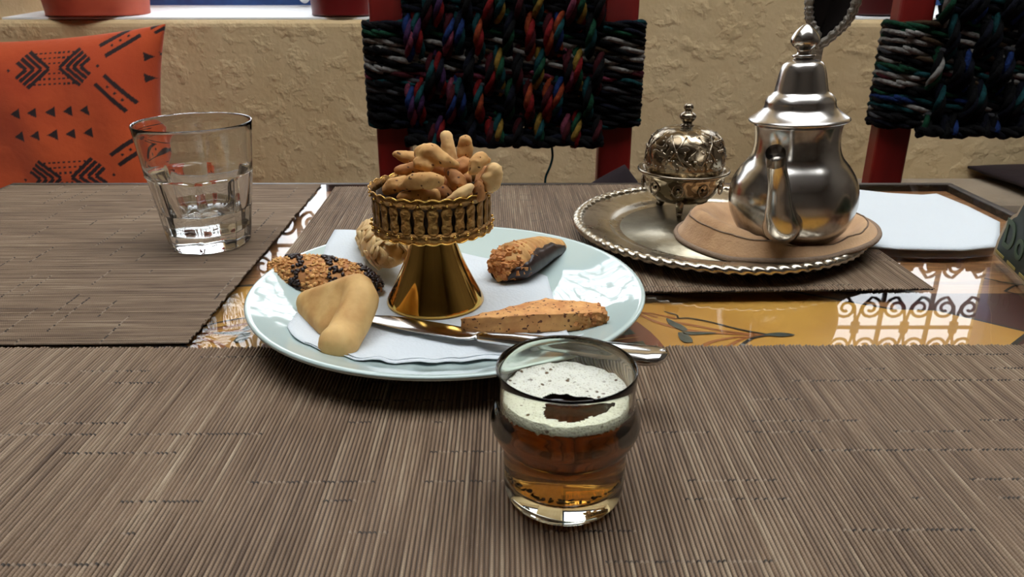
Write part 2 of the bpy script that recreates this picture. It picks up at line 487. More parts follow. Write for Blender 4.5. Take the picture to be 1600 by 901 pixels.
def window(n, x0, x1):
    root = bpy.data.objects.new(f'window_{n}', None); COL.objects.link(root); root['kind'] = 'structure'
    root.location = ((x0+x1)/2, 1.80, ZS); W = x1-x0; Hh = ZT-ZS
    bm = bmesh.new(); f = .055
    box(bm, -W/2, W/2, -.02, .03, .012, .012+f+.02); box(bm, -W/2, W/2, -.02, .03, Hh-f, Hh)
    box(bm, -W/2, -W/2+f*.6, -.02, .03, .03, Hh); box(bm, W/2-f*.6, W/2, -.02, .03, .03, Hh)
    bevel(obj('frame', bm, BLUE_PAINT, root, False), .004)
    boxobj('pane', (-W/2+.01, W/2-.01, .006, .010, .06, Hh-.04), PANE, root)
    # sill slopes gently up towards the frame
    bm = bmesh.new(); v = []
    for x in (-W/2, W/2):
        v.append([bm.verts.new((x, y, z)) for y, z in ((-.285, .0005), (-.285, .004), (.0, .018), (.0, .0005))])
    a, b = v
    for i in range(4): bm.faces.new((a[i], a[(i+1) % 4], b[(i+1) % 4], b[i]))
    bm.faces.new(a); bm.faces.new(b[::-1])
    obj('sill', bm, WHITE_PAINT, root, False)
    # wrought-iron grille in front of the pane
    gy = .06; NBAY = round(W/.131); pitch = W/NBAY
    bar = bmesh.new(); box(bar, -.0045, .0045, -.0045, .0045, .012, Hh)
    bm_me = bpy.data.meshes.new('bar'); bmesh.ops.recalc_face_normals(bar, faces=bar.faces); bar.to_mesh(bm_me); bar.free(); bm_me.materials.append(IRON)
    for i in range(NBAY+1):
        o = bpy.data.objects.new('upright_bar', bm_me); COL.objects.link(o); o.parent = root
        o.location = (-W/2 + .006 + (W-.012)*i/NBAY, gy, 0)
    hz = [.10, .305, .535, .76]
    cb = bmesh.new(); box(cb, -W/2, W/2, -.004, .004, -.004, .004); cme = bpy.data.meshes.new('crossbar'); cb.to_mesh(cme); cb.free(); cme.materials.append(IRON)
    for z in hz[:]:
        o = bpy.data.objects.new('crossbar', cme); COL.objects.link(o); o.parent = root; o.location = (0, gy, z)
    s1 = scroll_mesh(pitch*.97, .112)
    for zi, flip in ((.305, -1), (.305, 1), (.535, -1), (.535, 1), (.76, -1), (.76, 1)):
        for i in range(NBAY):
            o = bpy.data.objects.new('scroll', s1); COL.objects.link(o); o.parent = root
            o.location = (-W/2 + pitch*(i+.5), gy-.002, zi); o.scale = (1, 1, flip)
    if n == 1:
        bm = bmesh.new(); ellipsoid(bm, (0, 0, 0), (.013, .013, .018), sub=3)
        obj('latch_knob', bm, WHITE_PAINT, root, loc=((-.44-(x0+x1)/2), -.06, .040))
for i, (a, b) in enumerate(WIN): window(i+1, a, b)

# masonry ledge at the right, bench at the left
o = boxobj('plaster_ledge', (.62, 1.948, 1.30, 1.4985, .001, .584), GREYPLASTER, None, .015)
tag(o, 'low grey plaster ledge built along the foot of the wall, right of the table', 'ledge')
bt = thing('wall_bench', 'low wooden wall bench at the left behind the table, under the orange cushion', 'bench', (-1.2, 1.3, 0))
bevel(boxobj('bench_seat', (-.72, .72, -.2, .19, .41, .45), TABLEWOOD, bt), .005)
for x in (-.66, .66):
    for y in (-.16, .15): boxobj('leg', (x-.025, x+.025, y-.025, y+.025, 0, .41), TABLEWOOD, bt)

# flower pots on the sills
def pot(name, x, y, r, h, mat, label, lean=1.18):
    z = ZS + .004 + max(0, y - .6*r - 1.515)*.014/.285
    t = thing(name, label, 'flower pot', (x, y, z+.0015))
    bm = bmesh.new()
    lathe(bm, profxz([(0, 0), (r*.9, 0), (r, .012), (r*1.08, h*.5), (r*lean, h*.8)], 4) + [(r*lean+.012, h*.8), (r*lean+.014, h), (r*lean+.002, h), (r*lean-.004, h*.9), (0, h*.88)], 56)
    obj('pot_body', bm, mat, t, merge=1e-5)
    bm = bmesh.new(); lathe(bm, [(r*lean-.003, h*.9), (r*.8, h*1.0), (r*.4, h*1.08), (0, h*1.1)], 32)
    obj('soil', bm, SOIL, t)
pot('flower_pot', -.800, 1.580, .092, .19, POT_ORANGE, 'orange terracotta pot at the far left of the sunlit window sill')
pot('flower_pot', -.318, 1.572, .066, .19, POT_RED, 'dark red glazed pot on the window sill just left of the woven chair back')
pot('flower_pot', .700, 1.585, .062, .20, POT_DARK, 'dark maroon pot on the right window sill, behind the teapot handle')

# ------------------------------------------------------------------ table
TZ = .75
tb = thing('dining_table', 'rectangular painted wooden table with a floral ochre top under glass', 'table', (-.03, .44, 0))
TX0, TX1, TY0, TY1 = -.49, .4865, -.38, .3475           # relative to the table root
boxobj('tabletop', (TX0, TX1, TY0, TY1, .715, .742), TABLEWOOD, tb)
boxobj('glass_sheet', (TX0+.003, TX1-.003, TY0+.003, TY1-.003, .744, .75), TABLEGLASS, tb)
for b in ((TX0-.008, TX1+.008, TY1, TY1+.008, .708, .7495), (TX0-.008, TX1+.008, TY0-.008, TY0, .708, .7495),
          (TX0-.008, TX0, TY0, TY1, .708, .7495), (TX1, TX1+.008, TY0, TY1, .708, .7495)):
    bevel(boxobj('edge_strip', b, DARKEDGE, tb), .0015)
for y in (TY0+.05, TY1-.06): boxobj('apron', (TX0+.08, TX1-.08, y, y+.018, .62, .715), TABLEWOOD, tb)
for x in (TX0+.05, TX1-.05):
    for y in (TY0+.06, TY1-.06):
        bm = bmesh.new(); lathe(bm, [(0, 0), (.018, 0), (.022, .05), (.028, .4), (.02, .45), (.03, .5), (.032, .715), (0, .715)], 20)
        obj('leg', bm, TABLEWOOD, tb, loc=(x, y, 0))

def paint(name, polys, mat, z, curve=True):
    """flat painted shapes lying on the wooden top, each a thin closed film; coordinates are world metres"""
    bm = bmesh.new()
    for poly in polys:
        if curve: poly = [(p[0], p[1]) for p in smoothprof([(a, b, 0) for a, b in poly] + [(poly[0][0], poly[0][1], 0)], 6)[:-1]]
        vs = [bm.verts.new((x+.03, y-.44, .742+z)) for x, y in poly]
        bm.faces.new(vs)
    bmesh.ops.triangulate(bm, faces=bm.faces)
    bmesh.ops.recalc_face_normals(bm, faces=bm.faces)
    return obj(name, bm, mat, tb, False)

def stroke(pts, w0, w1=None, wm=None):
    """a tapering brush stroke as polygon"""
    P = [Vector(p) for p in smoothprof([(a, b, 0) for a, b in pts], 8)]; n = len(P); L, R = [], []
    for i, p in enumerate(P):
        t = (P[min(i+1, n-1)] - P[max(i-1, 0)]).normalized(); nn = Vector((-t.y, t.x, 0)); k = i/(n-1)
        w = w0*(1-k) + (w1 if w1 is not None else w0)*k
        if wm: w += (wm)*math.sin(PI*k)
        L.append((p + nn*w)[:2]); R.append((p - nn*w)[:2])
    return L + R[::-1]
CY = .44
half = [(.0, .094), (.10, .083), (.20, .066), (.255, .036), (.285, .034), (.325, .0)]
pan = [(x+.0, CY+y) for x, y in half] + [(x, CY-y) for x, y in half[-2::-1]]
panl = [(-.0-x, y) for x, y in pan[::-1]]
full = [(x, CY+y) for x, y in half] + [(x, CY-y) for x, y in half[-2::-1]] + [(-x-.06, CY-y) for x, y in half[1:]] + [(-x-.06, CY+y) for x, y in half[-2:0:-1]]
for _p in ([(.262, .12), (.405, .12), (.405, .505), (.262, .505)], [(-.465, .12), (-.322, .12), (-.322, .505), (-.465, .505)]): paint('painted_border', [_p], REDP, .0002, False)
paint('painted_outline', [[(x*1.012, CY+(y-CY)*1.05) for x, y in full]], DARKP, .0004, False)
paint('painted_panel', [full], OCHRE, .0005, False)
# central medallion: maroon ring with slate blocks
def arc(cx, cy, r, a0, a1, n=20): return [(cx + r*math.cos(a0+(a1-a0)*k/n), cy + r*math.sin(a0+(a1-a0)*k/n)) for k in range(n+1)]
MC = (-.03, .402)
paint('painted_medallion', [arc(MC[0], MC[1], .1235, 0, 2*PI, 60)[:-1]], MAROONP, .0008, False)
for a in [k*PI/6 for k in range(12)]: paint('painted_block', [arc(MC[0], MC[1], .113, a-.215, a+.215) + arc(MC[0], MC[1], .07, a+.2, a-.2)], SLATEP, .0011, False)
paint('painted_wedge', [[(MC[0]+.072, MC[1]+.017), (MC[0]+.110, MC[1]+.030), (MC[0]+.070, MC[1]+.022)]], PEACHP, .0012, False)
petals = [stroke([(.1614,.4349),(.135,.441),(.118,.449),(.104,.4555)], .0002, .0012, .0008),
          stroke([(.1614,.4349),(.138,.437),(.115,.441),(.096,.453),(.084,.468)], .0002, .001, .0012),
          stroke([(.1614,.4349),(.140,.432),(.122,.425),(.110,.412),(.106,.401)], .0002, .0012, .0008),
          stroke([(.1614,.4349),(.145,.431),(.132,.420),(.122,.411),(.112,.410)], .0002, .001, .0008),
          stroke([(.108,.4600),(.094,.468),(.082,.472)], .0012, .0006),
          stroke([(.096,.462),(.088,.4685),(.08,.474)], .0012, .0006)]
paint('painted_petals', petals, SIENNAP, .0008, False)
stems = [stroke([(.1614,.4349),(.145,.443),(.128,.455),(.116,.4605),(.1095,.4605),(.109,.4655),(.102,.4715)], .0009, .0006),
         stroke([(.1614,.4349),(.149,.4300),(.138,.418),(.131,.4080),(.124,.401)], .0006, .0022)]
paint('painted_stems', stems, DARKP, .0011, False)
leaves = [stroke([(.1580,.4349),(.168,.4352),(.177,.4349)], .0004, .0002, .0026),
          stroke([(.1015,.4600),(.104,.452),(.1075,.446),(.110,.441)], .0004, .0015, .0022),
          stroke([(.1065,.4385),(.1075,.430),(.1085,.424)], .0018, .0024, .0016),
          stroke([(.1075,.4375),(.116,.4372),(.1285,.4375)], .0020, .0002, .0008)]
paint('painted_leaves', leaves, SLATEP, .0012, False)
# mirrored bloom at the left
def flip(polys): return [[(-.06-x, y) for x, y in p] for p in polys]
paint('painted_petals', flip(petals), SIENNAP, .0008, False); paint('painted_stems', flip(stems), DARKP, .0011, False); paint('painted_leaves', flip(leaves), SLATEP, .0012, False)
# geometric border lines at the right end
zig = []
for k in range(9):
    y = .30 + k*.026
    zig.append(stroke([(.352, y), (.372, y+.013), (.392, y)], .0009)); zig.append(stroke([(.352, y+.026), (.372, y+.013), (.392, y+.026)], .0009))
paint('painted_zigzag', zig, DARKP, .0006, False)

# ------------------------------------------------------------------ place mats
def placemat(name, label, x0, x1, y0, y1, along='Y', pitch=.0019, rot=0., seed=1):
    """corrugated strands; strands run along the given axis"""
    rnd = random.Random(seed)
    cx, cy = (x0+x1)/2, (y0+y1)/2
    t = tag(bpy.data.objects.new(name, None), label, 'placemat', 'woven strand placemats'); COL.objects.link(t)
    t.location = (cx, cy, TZ); t.rotation_euler = (0, 0, rot)
    W, L = ((x1-x0), (y1-y0)) if along == 'Y' else ((y1-y0), (x1-x0))
    n = int(W/pitch); p = W/n; nl = 14
    bm = bmesh.new(); uvl = bm.loops.layers.uv.new('UVMap')
    sidl = bm.verts.layers.float.new('sid'); prl = bm.verts.layers.float.new('prof')
    prof = [(0, .0007, 0.), (.22, .0017, .6), (.5, .0021, 1.), (.78, .0017, .6), (1., .0007, 0.)]
    for i in range(n):
        sid = rnd.random(); hh = rnd.uniform(.82, 1.); ext = rnd.uniform(-.0012, .0006)
        cols = []
        for fx, z, pv in prof:
            u = -W/2 + (i+fx)*p
            col = []
            for k in range(nl+1):
                v = -L/2 - ext*(k == 0) + (L)*k/nl + ext*(k == nl)
                q = (u, v, z*hh) if along == 'Y' else (v, -u, z*hh)
                vert = bm.verts.new(q); vert[sidl] = sid; vert[prl] = pv; col.append((vert, u, v))
            cols.append(col)
        for a, b in zip(cols, cols[1:]):
            for k in range(nl):
                f = bm.faces.new((a[k][0], b[k][0], b[k+1][0], a[k+1][0]))
                for lp, c in zip(f.loops, (a[k], b[k], b[k+1], a[k+1])): lp[uvl].uv = (c[1], c[2])
    o = obj('woven_strands', bm, MATWEAVE, t, True, recalc=False); o['kind'] = 'stuff'
    boxobj('backing', (-(x1-x0)/2+.001, (x1-x0)/2-.001, -(y1-y0)/2+.001, (y1-y0)/2-.001, .0002, .0009), DARKP, t)
placemat('placemat', 'nearest brown woven placemat, under the glass of tea', -.345, .345, .10, .402, 'Y', rot=.007, seed=1)
placemat('placemat', 'brown woven placemat at the left under the water glass', -.514, -.194, .4035, .777, 'X', rot=.021, seed=2)
placemat('placemat', 'brown woven placemat at the back, under the silver tray and plate', -.178, .288, .484, .777, 'Y', rot=.028, seed=3)
MZ = TZ + .0022

# ------------------------------------------------------------------ plate
PC = Vector((-.04, .448, MZ))
PROF = [(0, .0068), (.06, .0068), (.078, .0074), (.095, .0112), (.110, .0165), (.1195, .0200)]
def pz(r):
    for (r0, z0), (r1, z1) in zip(PROF, PROF[1:]):
        if r <= r1: return z0 + (z1-z0)*(r-r0)/(r1-r0)
    return PROF[-1][1]
bm = bmesh.new()
top = profxz(PROF, 6)
lathe(bm, top + [(.1212, .0202), (.1222, .0194), (.1218, .0178)] + profxz([(.112, .0136), (.097, .0082), (.080, .0040), (.072, .0030)], 4) + [(.0705, .0), (.067, .0), (.066, .0028), (0, .0030)], 128)
pl = tag(obj('serving_plate', bm, CERAMIC, loc=PC, merge=1e-5), 'round pale celadon serving plate carrying the pastries and the gilt stand', 'plate')

# napkin under the pastries, moulded to the plate
def napkin_mesh(poly, lift, wav, seed, nr=22, nb=150, thick=.0006, front=False):
    P = [Vector((x, y, 0)) for x, y in poly]; per = []
    tot = [0]
    Q = P + [P[0]]
    for a, b in zip(Q, Q[1:]): tot.append(tot[-1] + (b-a).length)
    for k in range(nb):
        s = tot[-1]*k/nb
        for i in range(len(P)):
            if tot[i] <= s <= tot[i+1]:
                per.append(Q[i].lerp(Q[i+1], (s-tot[i])/max(tot[i+1]-tot[i], 1e-9))); break
    c = sum(P, Vector())/len(P)
    bm = bmesh.new(); rings = []
    cz = lambda x, y: pz(math.hypot(x-PC.x, y-PC.y)) + MZ
    for j in range(nr+1):
        f = j/nr; ring = []
        for k, p in enumerate(per):
            q = c.lerp(p, f)
            if front and q.y < .40 and f > .6:
                q.y += .0022*math.sin(q.x*330)*(f-.6)/.4
            w = wav*noise.noise(Vector((q.x*38+seed, q.y*38, seed)))*f
            if front and q.y < .39: w += .0008*max(0, math.sin(q.x*260+1))*((f-.5)*2 if f > .5 else 0)
            ring.append(bm.verts.new((q.x, q.y, cz(q.x, q.y) + lift + max(w, 0))))
            if j == 0: break
        rings.append(ring)
    for a, b in zip(rings, rings[1:]):
        for k in range(nb):
            l = (k+1) % nb
            if len(a) == 1: bm.faces.new((a[0], b[k], b[l]))
            else: bm.faces.new((a[k], b[k], b[l], a[l]))
    return bm
nk = [(-.1346,.557),(-.128,.394),(-.112,.372),(-.08,.357),(-.045,.357),(-.01,.361),(.034,.378),(.028,.43),(.0241,.4918),(-.01,.522),(-.07,.550)]
np_o = thing('paper_napkin', 'white paper napkin spread over the plate beneath the pastries', 'napkin', (0, 0, 0))
o = obj('napkin_sheet', napkin_mesh(nk, .0006, .0012, 1, front=True), PAPER, np_o)
o.modifiers.new('s', 'SOLIDIFY').thickness = -.0004
nk2 = [(-.112,.372),(-.08,.361),(-.04,.3645),(-.005,.369),(.04,.383),(.02,.40),(-.08,.395)]
o = obj('folded_layer', napkin_mesh(nk2, .0013, .0009, 5, front=True), PAPER, np_o)
o.modifiers.new('s', 'SOLIDIFY').thickness = -.0004
FZ = MZ + .0068 + .0012                       # top of the napkin on the plate floor

# ------------------------------------------------------------------ gilt stand
GX, GY = -.0485, .4500
gs = thing('footed_stand', 'gilt footed stand with a pierced gallery, heaped with little biscuits', 'stand', (GX, GY, FZ))
bm = bmesh.new()
lathe(bm, [(0, 0), (.0302, 0), (.0308, .0008), (.0304, .0022)] + profxz([(.0292, .0046), (.0245, .0140), (.0190, .0260), (.0150, .0370), (.0128, .0440), (.0122, .0490)], 5) + [(0, .0490)], 80)
obj('foot', bm, GOLD, gs, merge=1e-6)
bm = bmesh.new()
lathe(bm, [(0, .0490), (.012, .0490), (.022, .0498), (.0335, .0512), (.0348, .0522), (.0348, .0530), (0, .0522)], 72)
obj('bowl_floor', bm, GOLDWIRE, gs, merge=1e-6)
# pierced gallery: closed bands above and below, a waisted panel per bay
NB, RG, Z0, Z1 = 28, .0352, .0502, .0742
def gal_r(z): return RG + .0006*(z-Z0)/(Z1-Z0)
bm = bmesh.new()
NZ = 14; zlo, zhi = Z0+.0042, Z1-.0040
def slotw(t):                                    # half width of the slot in radians, t 0..1 up the slot
    return .018 + .018*math.sin(PI*min(1, max(0, t)))**2*(1 if .3 < t < .7 else .2) + (.022 if t > .86 else 0) + (.016 if t < .10 else 0)
for b in range(NB):
    a0, a1 = 2*PI*b/NB, 2*PI*(b+1)/NB
    rows = []
    for k in range(NZ+1):
        t = k/NZ; z = zlo + (zhi-zlo)*t; w = slotw(t); row = []
        for m_ in range(7):
            s = m_/6; a = a0 + w + (a1-a0-2*w)*s
            r = gal_r(z) + .0006*math.sin(PI*s)*(.6+.4*math.cos(4*PI*t))
            row.append(bm.verts.new((r*math.cos(a), r*math.sin(a), z)))
        rows.append(row)
    for A, B in zip(rows, rows[1:]):
        for m_ in range(6): bm.faces.new((A[m_], A[m_+1], B[m_+1], B[m_]))
for zz0, zz1, sc_ in ((Z0, zlo+.0006, -1), (zhi-.0006, Z1, 1)):
    n = NB*10; A, B = [], []
    for i in range(n):
        a = 2*PI*i/n; sco = abs(math.sin(a*NB/2))
        za = zz0 - (.0011*sco if sc_ < 0 else 0); zb = zz1 + (.0011*sco if sc_ > 0 else 0)
        ra = gal_r(zz0) + (.0016 if sc_ < 0 else 0); rb = gal_r(zz1) + (.0012 if sc_ > 0 else 0)
        A.append(bm.verts.new((ra*math.cos(a), ra*math.sin(a), za))); B.append(bm.verts.new((rb*math.cos(a), rb*math.sin(a), zb)))
    for i in range(n):
        j = (i+1) % n; bm.faces.new((A[i], A[j], B[j], B[i]))
o = obj('pierced_gallery', bm, GOLDWIRE, gs)
o.modifiers.new('s', 'SOLIDIFY').thickness = .0008
for zz, rr, sgn, nm_ in ((Z1+.0002, gal_r(Z1)+.0012, 1, 'scalloped_rim'), (Z0-.0002, gal_r(Z0)+.0016, -1, 'scalloped_skirt')):
    bm = bmesh.new(); n = NB*10
    tube(bm, [(rr*math.cos(2*PI*i/n), rr*math.sin(2*PI*i/n), zz + sgn*.0011*abs(math.sin(PI*i/10))) for i in range(n)], .00045, 6, closed=True)
    obj(nm_, bm, GOLD, gs)
bm = bmesh.new(); lathe(bm, [(RG-.0030, Z0+.002), (RG-.0024, Z1-.003), (RG-.0030, Z1-.003), (RG-.0036, Z0+.002), (RG-.0030, Z0+.002)], 72)  # added dark ring, stands in for the shaded inside of the gallery
obj('slot_shade_ring', bm, SLOT_SHADE, gs, merge=1e-6)
# rosette beads under each slot
bm = bmesh.new()
for b in range(NB):
    a = 2*PI*b/NB
    ellipsoid(bm, ((RG+.0018)*math.cos(a), (RG+.0018)*math.sin(a), zlo-.0012), (.0011, .0011, .0011), sub=1)
    a += PI/NB; ellipsoid(bm, ((RG+.0016)*math.cos(a), (RG+.0016)*math.sin(a), zhi+.0014), (.0010, .0010, .0008), sub=1)
o = obj('bead_row', bm, GOLD, gs); o['kind'] = 'stuff'

# ------------------------------------------------------------------ little biscuits heaped in the stand
HEAP = [
 ('pale upright finger biscuit standing highest in the heap', PALEBISCUIT, [[(-0.0395,0.465,0.1109,0.0036),(-0.0389,0.465,0.1047,0.0044),(-0.0381,0.462,0.0982,0.0048)]]),
 ('blunt upright biscuit just right of the tallest pale one', BISCUIT, [[(-0.0273,0.455,0.1098,0.0042),(-0.0282,0.455,0.1036,0.005)]]),
 ('large creased crescent biscuit on top of the heap, at the front', BISCUIT, [[(-0.0521,0.437,0.1067,0.0042),(-0.0465,0.433,0.1076,0.0058)],[(-0.0465,0.433,0.1076,0.0058),(-0.0393,0.432,0.1041,0.0046)],[(-0.0393,0.432,0.1041,0.0046),(-0.0315,0.434,0.1003,0.0023)],[(-0.0527,0.431,0.1029,0.0039),(-0.0471,0.429,0.1011,0.0035)]]),
 ('thin pointed biscuit jutting out at the upper left of the heap', BISCUIT, [[(-0.0703,0.46,0.1018,0.0019),(-0.0652,0.462,0.0994,0.0035)],[(-0.0652,0.462,0.0994,0.0035),(-0.0588,0.46,0.0987,0.0042)]]),
 ('browned biscuit lying under the thin pointed one at the left', BISCUIT2, [[(-0.067,0.445,0.0951,0.0027),(-0.0599,0.443,0.0964,0.0035),(-0.0543,0.443,0.0971,0.0039)]]),
 ('tilted biscuit with a small side lobe, right of the creased crescent', BISCUIT, [[(-0.018,0.437,0.1041,0.0042),(-0.0201,0.433,0.1017,0.0046)],[(-0.0201,0.433,0.1017,0.0046),(-0.0229,0.43,0.0976,0.0023)],[(-0.0141,0.44,0.1023,0.0019),(-0.0177,0.437,0.1023,0.0031)]]),
 ('round pale biscuit with little horns at the right edge of the heap', PALEBISCUIT, [[(-0.0104,0.437,0.0959,0.0054),(-0.0119,0.437,0.0895,0.0054)],[(-0.0104,0.437,0.0959,0.0035),(-0.0063,0.44,0.0982,0.0012)],[(-0.0118,0.434,0.0932,0.0031),(-0.0161,0.432,0.0941,0.0019)]]),
 ('speckled crescent biscuit in the middle of the front of the heap', BISCUIT, [[(-0.0622,0.424,0.0909,0.0023),(-0.0543,0.42,0.0949,0.0042)],[(-0.0543,0.42,0.0949,0.0042),(-0.0455,0.418,0.0957,0.0046)],[(-0.0455,0.418,0.0957,0.0046),(-0.0406,0.419,0.0951,0.0031)]]),
 ('biscuit curled against the left rim of the gilt gallery', BISCUIT, [[(-0.0728,0.437,0.0857,0.0031),(-0.0677,0.434,0.0891,0.0046)],[(-0.0677,0.434,0.0891,0.0046),(-0.0623,0.436,0.0912,0.0031)]]),
 ('lowest front biscuit lying along the gilt rim', BISCUIT, [[(-0.0625,0.424,0.0846,0.0027),(-0.0545,0.424,0.0861,0.0046)],[(-0.0545,0.424,0.0861,0.0046),(-0.0443,0.424,0.0853,0.0042)]]),
 ('browned rounded biscuit in the centre of the heap below the crescent', BISCUIT2, [[(-0.0352,0.432,0.096,0.0035),(-0.0311,0.43,0.092,0.005),(-0.0286,0.43,0.0894,0.0035)]]),
 ('pale pointed biscuit slanting up from the gilt rim, right of centre', PALEBISCUIT, [[(-0.0236,0.426,0.09,0.0027),(-0.0291,0.424,0.0861,0.0039)],[(-0.0291,0.424,0.0861,0.0039),(-0.0346,0.424,0.0823,0.0035)]]),
 ('dark browned biscuit standing on end beside the round pale one', BISCUIT2, [[(-0.0191,0.43,0.0897,0.0031),(-0.0188,0.43,0.0841,0.0035)]]),
 (None, BISCUIT2, [[(-0.0262,0.441,0.0908,0.0035),(-0.0297,0.445,0.0828,0.0035)]]),
 (None, BISCUIT2, [[(-0.0388,0.44,0.0814,0.0042),(-0.0455,0.444,0.0854,0.0042)]]),
 (None, BISCUIT2, [[(-0.0423,0.455,0.0936,0.005),(-0.0342,0.46,0.0924,0.0046)]]),
 (None, BISCUIT2, [[(-0.0662,0.458,0.0865,0.0039),(-0.0576,0.452,0.0888,0.0046)]]),
 (None, BISCUIT2, [[(-0.0188,0.46,0.0852,0.0042),(-0.0165,0.464,0.0899,0.0035)]]),
 (None, BISCUIT2, [[(-0.060,0.455,0.072,0.006),(-0.050,0.452,0.0705,0.0065)]]),
 (None, BISCUIT2, [[(-0.045,0.440,0.0705,0.0065),(-0.033,0.437,0.072,0.0065)]]),
 (None, BISCUIT2, [[(-0.030,0.458,0.0705,0.0065),(-0.024,0.468,0.072,0.0065)]]),
 (None, BISCUIT2, [[(-0.050,0.475,0.072,0.0065),(-0.040,0.470,0.0705,0.0065)]]),
 (None, BISCUIT2, [[(-0.045,0.452,0.083,0.007),(-0.037,0.450,0.084,0.007)]]),
 (None, BISCUIT2, [[(-0.052,0.466,0.086,0.006),(-0.050,0.462,0.093,0.005)]]),
 (None, BISCUIT2, [[(-0.028,0.447,0.0985,0.0045),(-0.035,0.444,0.0955,0.005)]]),
]
for lab, mt, ch in HEAP:
    me = blob('small_biscuit', [[(x, y, z + TZ, r*1.06) for x, y, z, r in c] for c in ch], .0010, mt, smooth_it=4)
    n = len(me.vertices); a = np.empty(n*3); me.vertices.foreach_get('co', a); a = a.reshape(-1, 3)
    for i in range(n): a[i] += np.array(noise.noise_vector(Vector(a[i]*160)))*.0009 + np.array(noise.noise_vector(Vector(a[i]*480)))*.00035
    me.vertices.foreach_set('co', a.ravel())
    loc = recenter(me)
    o = link('small_biscuit', me, mt, loc=loc)
    tag(o, lab or 'browned biscuit buried in the heap, mostly hidden by the others', 'biscuit', 'little biscuits heaped in the gilt stand')

# ------------------------------------------------------------------ pastries on the plate
def zplate(x, y): return MZ + pz(math.hypot(x-PC.x, y-PC.y)) + .0012

# A: oval sesame cookie drizzled with chocolate
ax, ay = -.1245, .474
ang = math.atan2(.448-.482, .0815)*.9
t = thing('sesame_cookie', 'oval seed-crusted cookie with dark chocolate drizzle, at the left of the plate', 'cookie', (ax, ay, zplate(ax, ay)+.0008), (0, .04, ang))
HL, HW, HT = .0435, .0200, .0125
def ov(u, v):     # height over an oval outline pointed at the ends
    w = HW*(1-abs(u)**2.2)**.75
    return w
bm = bmesh.new(); rows = []
NU, NVv = 36, 18
for i in range(NU+1):
    u = -1 + 2*i/NU; w = max(ov(u, 0), .0002); row = []
    for k in range(NVv):
        a = 2*PI*k/NVv; zz = math.sin(a); h = HT*(1-abs(u)**2.4)**.5
        row.append(bm.verts.new((u*HL, w*math.cos(a), .002 + (h*zz if zz > 0 else .002*zz))))
    rows.append(row)
for A, B in zip(rows, rows[1:]):
    for k in range(NVv): bm.faces.new((A[k], A[(k+1) % NVv], B[(k+1) % NVv], B[k]))
bm.faces.new(rows[0]); bm.faces.new(rows[-1][::-1])
obj('cookie_base', bm, BISCUIT2, t)
seeds, choc = bmesh.new(), bmesh.new(); rnd = random.Random(3)
for k in range(760):
    u = rnd.uniform(-.98, .98); a = rnd.uniform(-.1*PI, 1.1*PI); w = ov(u, 0); h = HT*(1-abs(u)**2.4)**.5
    p = Vector((u*HL, w*math.cos(a), .002 + h*max(math.sin(a), -.1)))
    dark = math.sin((u*HL*.9 + p.y*.55)*250 + .8*math.sin(p.y*160)) > .42 and u > -.72 or u > .86
    rot = Matrix.Rotation(rnd.uniform(0, 2*PI), 3, 'Z') @ Matrix.Rotation(rnd.uniform(-.5, .5), 3, 'Y')
    if dark: ellipsoid(choc, p + Vector((0, 0, .0006)), (.0021, .0014, .0012), rot, 1)
    else: ellipsoid(seeds, p, (.0021, .0011, .0009), rot, 1)
obj('sesame_seeds', seeds, SESAME, t)['kind'] = 'stuff'
obj('chocolate_drizzle', choc, CHOC, t)['kind'] = 'stuff'

# B: folded plain cookie
flap = [[(-.1240,.4300,.0175,.0075),(-.1235,.425,.0138,.0060),(-.0960,.4140,.0325,.0075),(-.1050,.397,.0155,.0060),(-.0960,.402,.0220,.0070)]]
roll = [(-.0960,.4140,.0325,.0078),(-.0890,.4115,.0335,.0095),(-.0860,.4030,.0300,.0108),(-.0885,.391,.0235,.0108),(-.0918,.379,.0185,.0104),(-.0935,.3725,.0172,.0114)]
chains = flap + [[a, b] for a, b in zip(roll, roll[1:])]
me = blob('folded_cookie', [[(x, y, z+TZ, r) for x, y, z, r in c] for c in chains], .0012, PLAINCOOKIE, smooth_it=10)
loc = recenter(me)
tag(link('folded_cookie', me, PLAINCOOKIE, loc=loc), 'plain golden cookie folded over like a saddle, front left of the plate', 'cookie')

# C: log cookie in almond flakes
cpts = [Vector((-.1030, .540, .0)), Vector((-.0910, .508, .0)), Vector((-.0790, .477, .0))]
cc = cpts[1]
t = thing('almond_cookie', 'log-shaped cookie covered in almond flakes, behind the gilt stand foot', 'cookie', (cc.x, cc.y, zplate(cc.x, cc.y)+.0035), (-.08, 0, 0))
cdir = (cpts[2]-cpts[0]).normalized(); cl = (cpts[2]-cpts[0]).length/2
Rz = Matrix.Rotation(math.atan2(cdir.y, cdir.x), 3, 'Z')
bm = bmesh.new()
tube(bm, [cdir*(cl*k/6) + Vector((0, 0, .0135)) for k in range(-6, 7)], [.0132*(1-abs(k/6)**4*.5) for k in range(-6, 7)], 16)
obj('cookie_core', bm, ALMOND, t)
fb = bmesh.new(); rows = []
for i in range(7):                                 # one curved almond flake, thin and pointed
    u = -1 + i/3; w = .0046*max(.12, (1-u*u))**.6
    rows.append([(fb.verts.new((u*.0072, s*w, -.0016*(u*u) - .0008*s*s)), fb.verts.new((u*.0072, s*w, -.0016*(u*u) - .0008*s*s + .0009))) for s in (-1, 0, 1)])
for A, B in zip(rows, rows[1:]):
    for s in range(2):
        fb.faces.new((A[s][1], A[s+1][1], B[s+1][1], B[s][1])); fb.faces.new((A[s][0], B[s][0], B[s+1][0], A[s+1][0]))
    for s, o_ in ((0, 1), (2, 0)):
        fb.faces.new((A[s][0], A[s][1], B[s][1], B[s][0]))
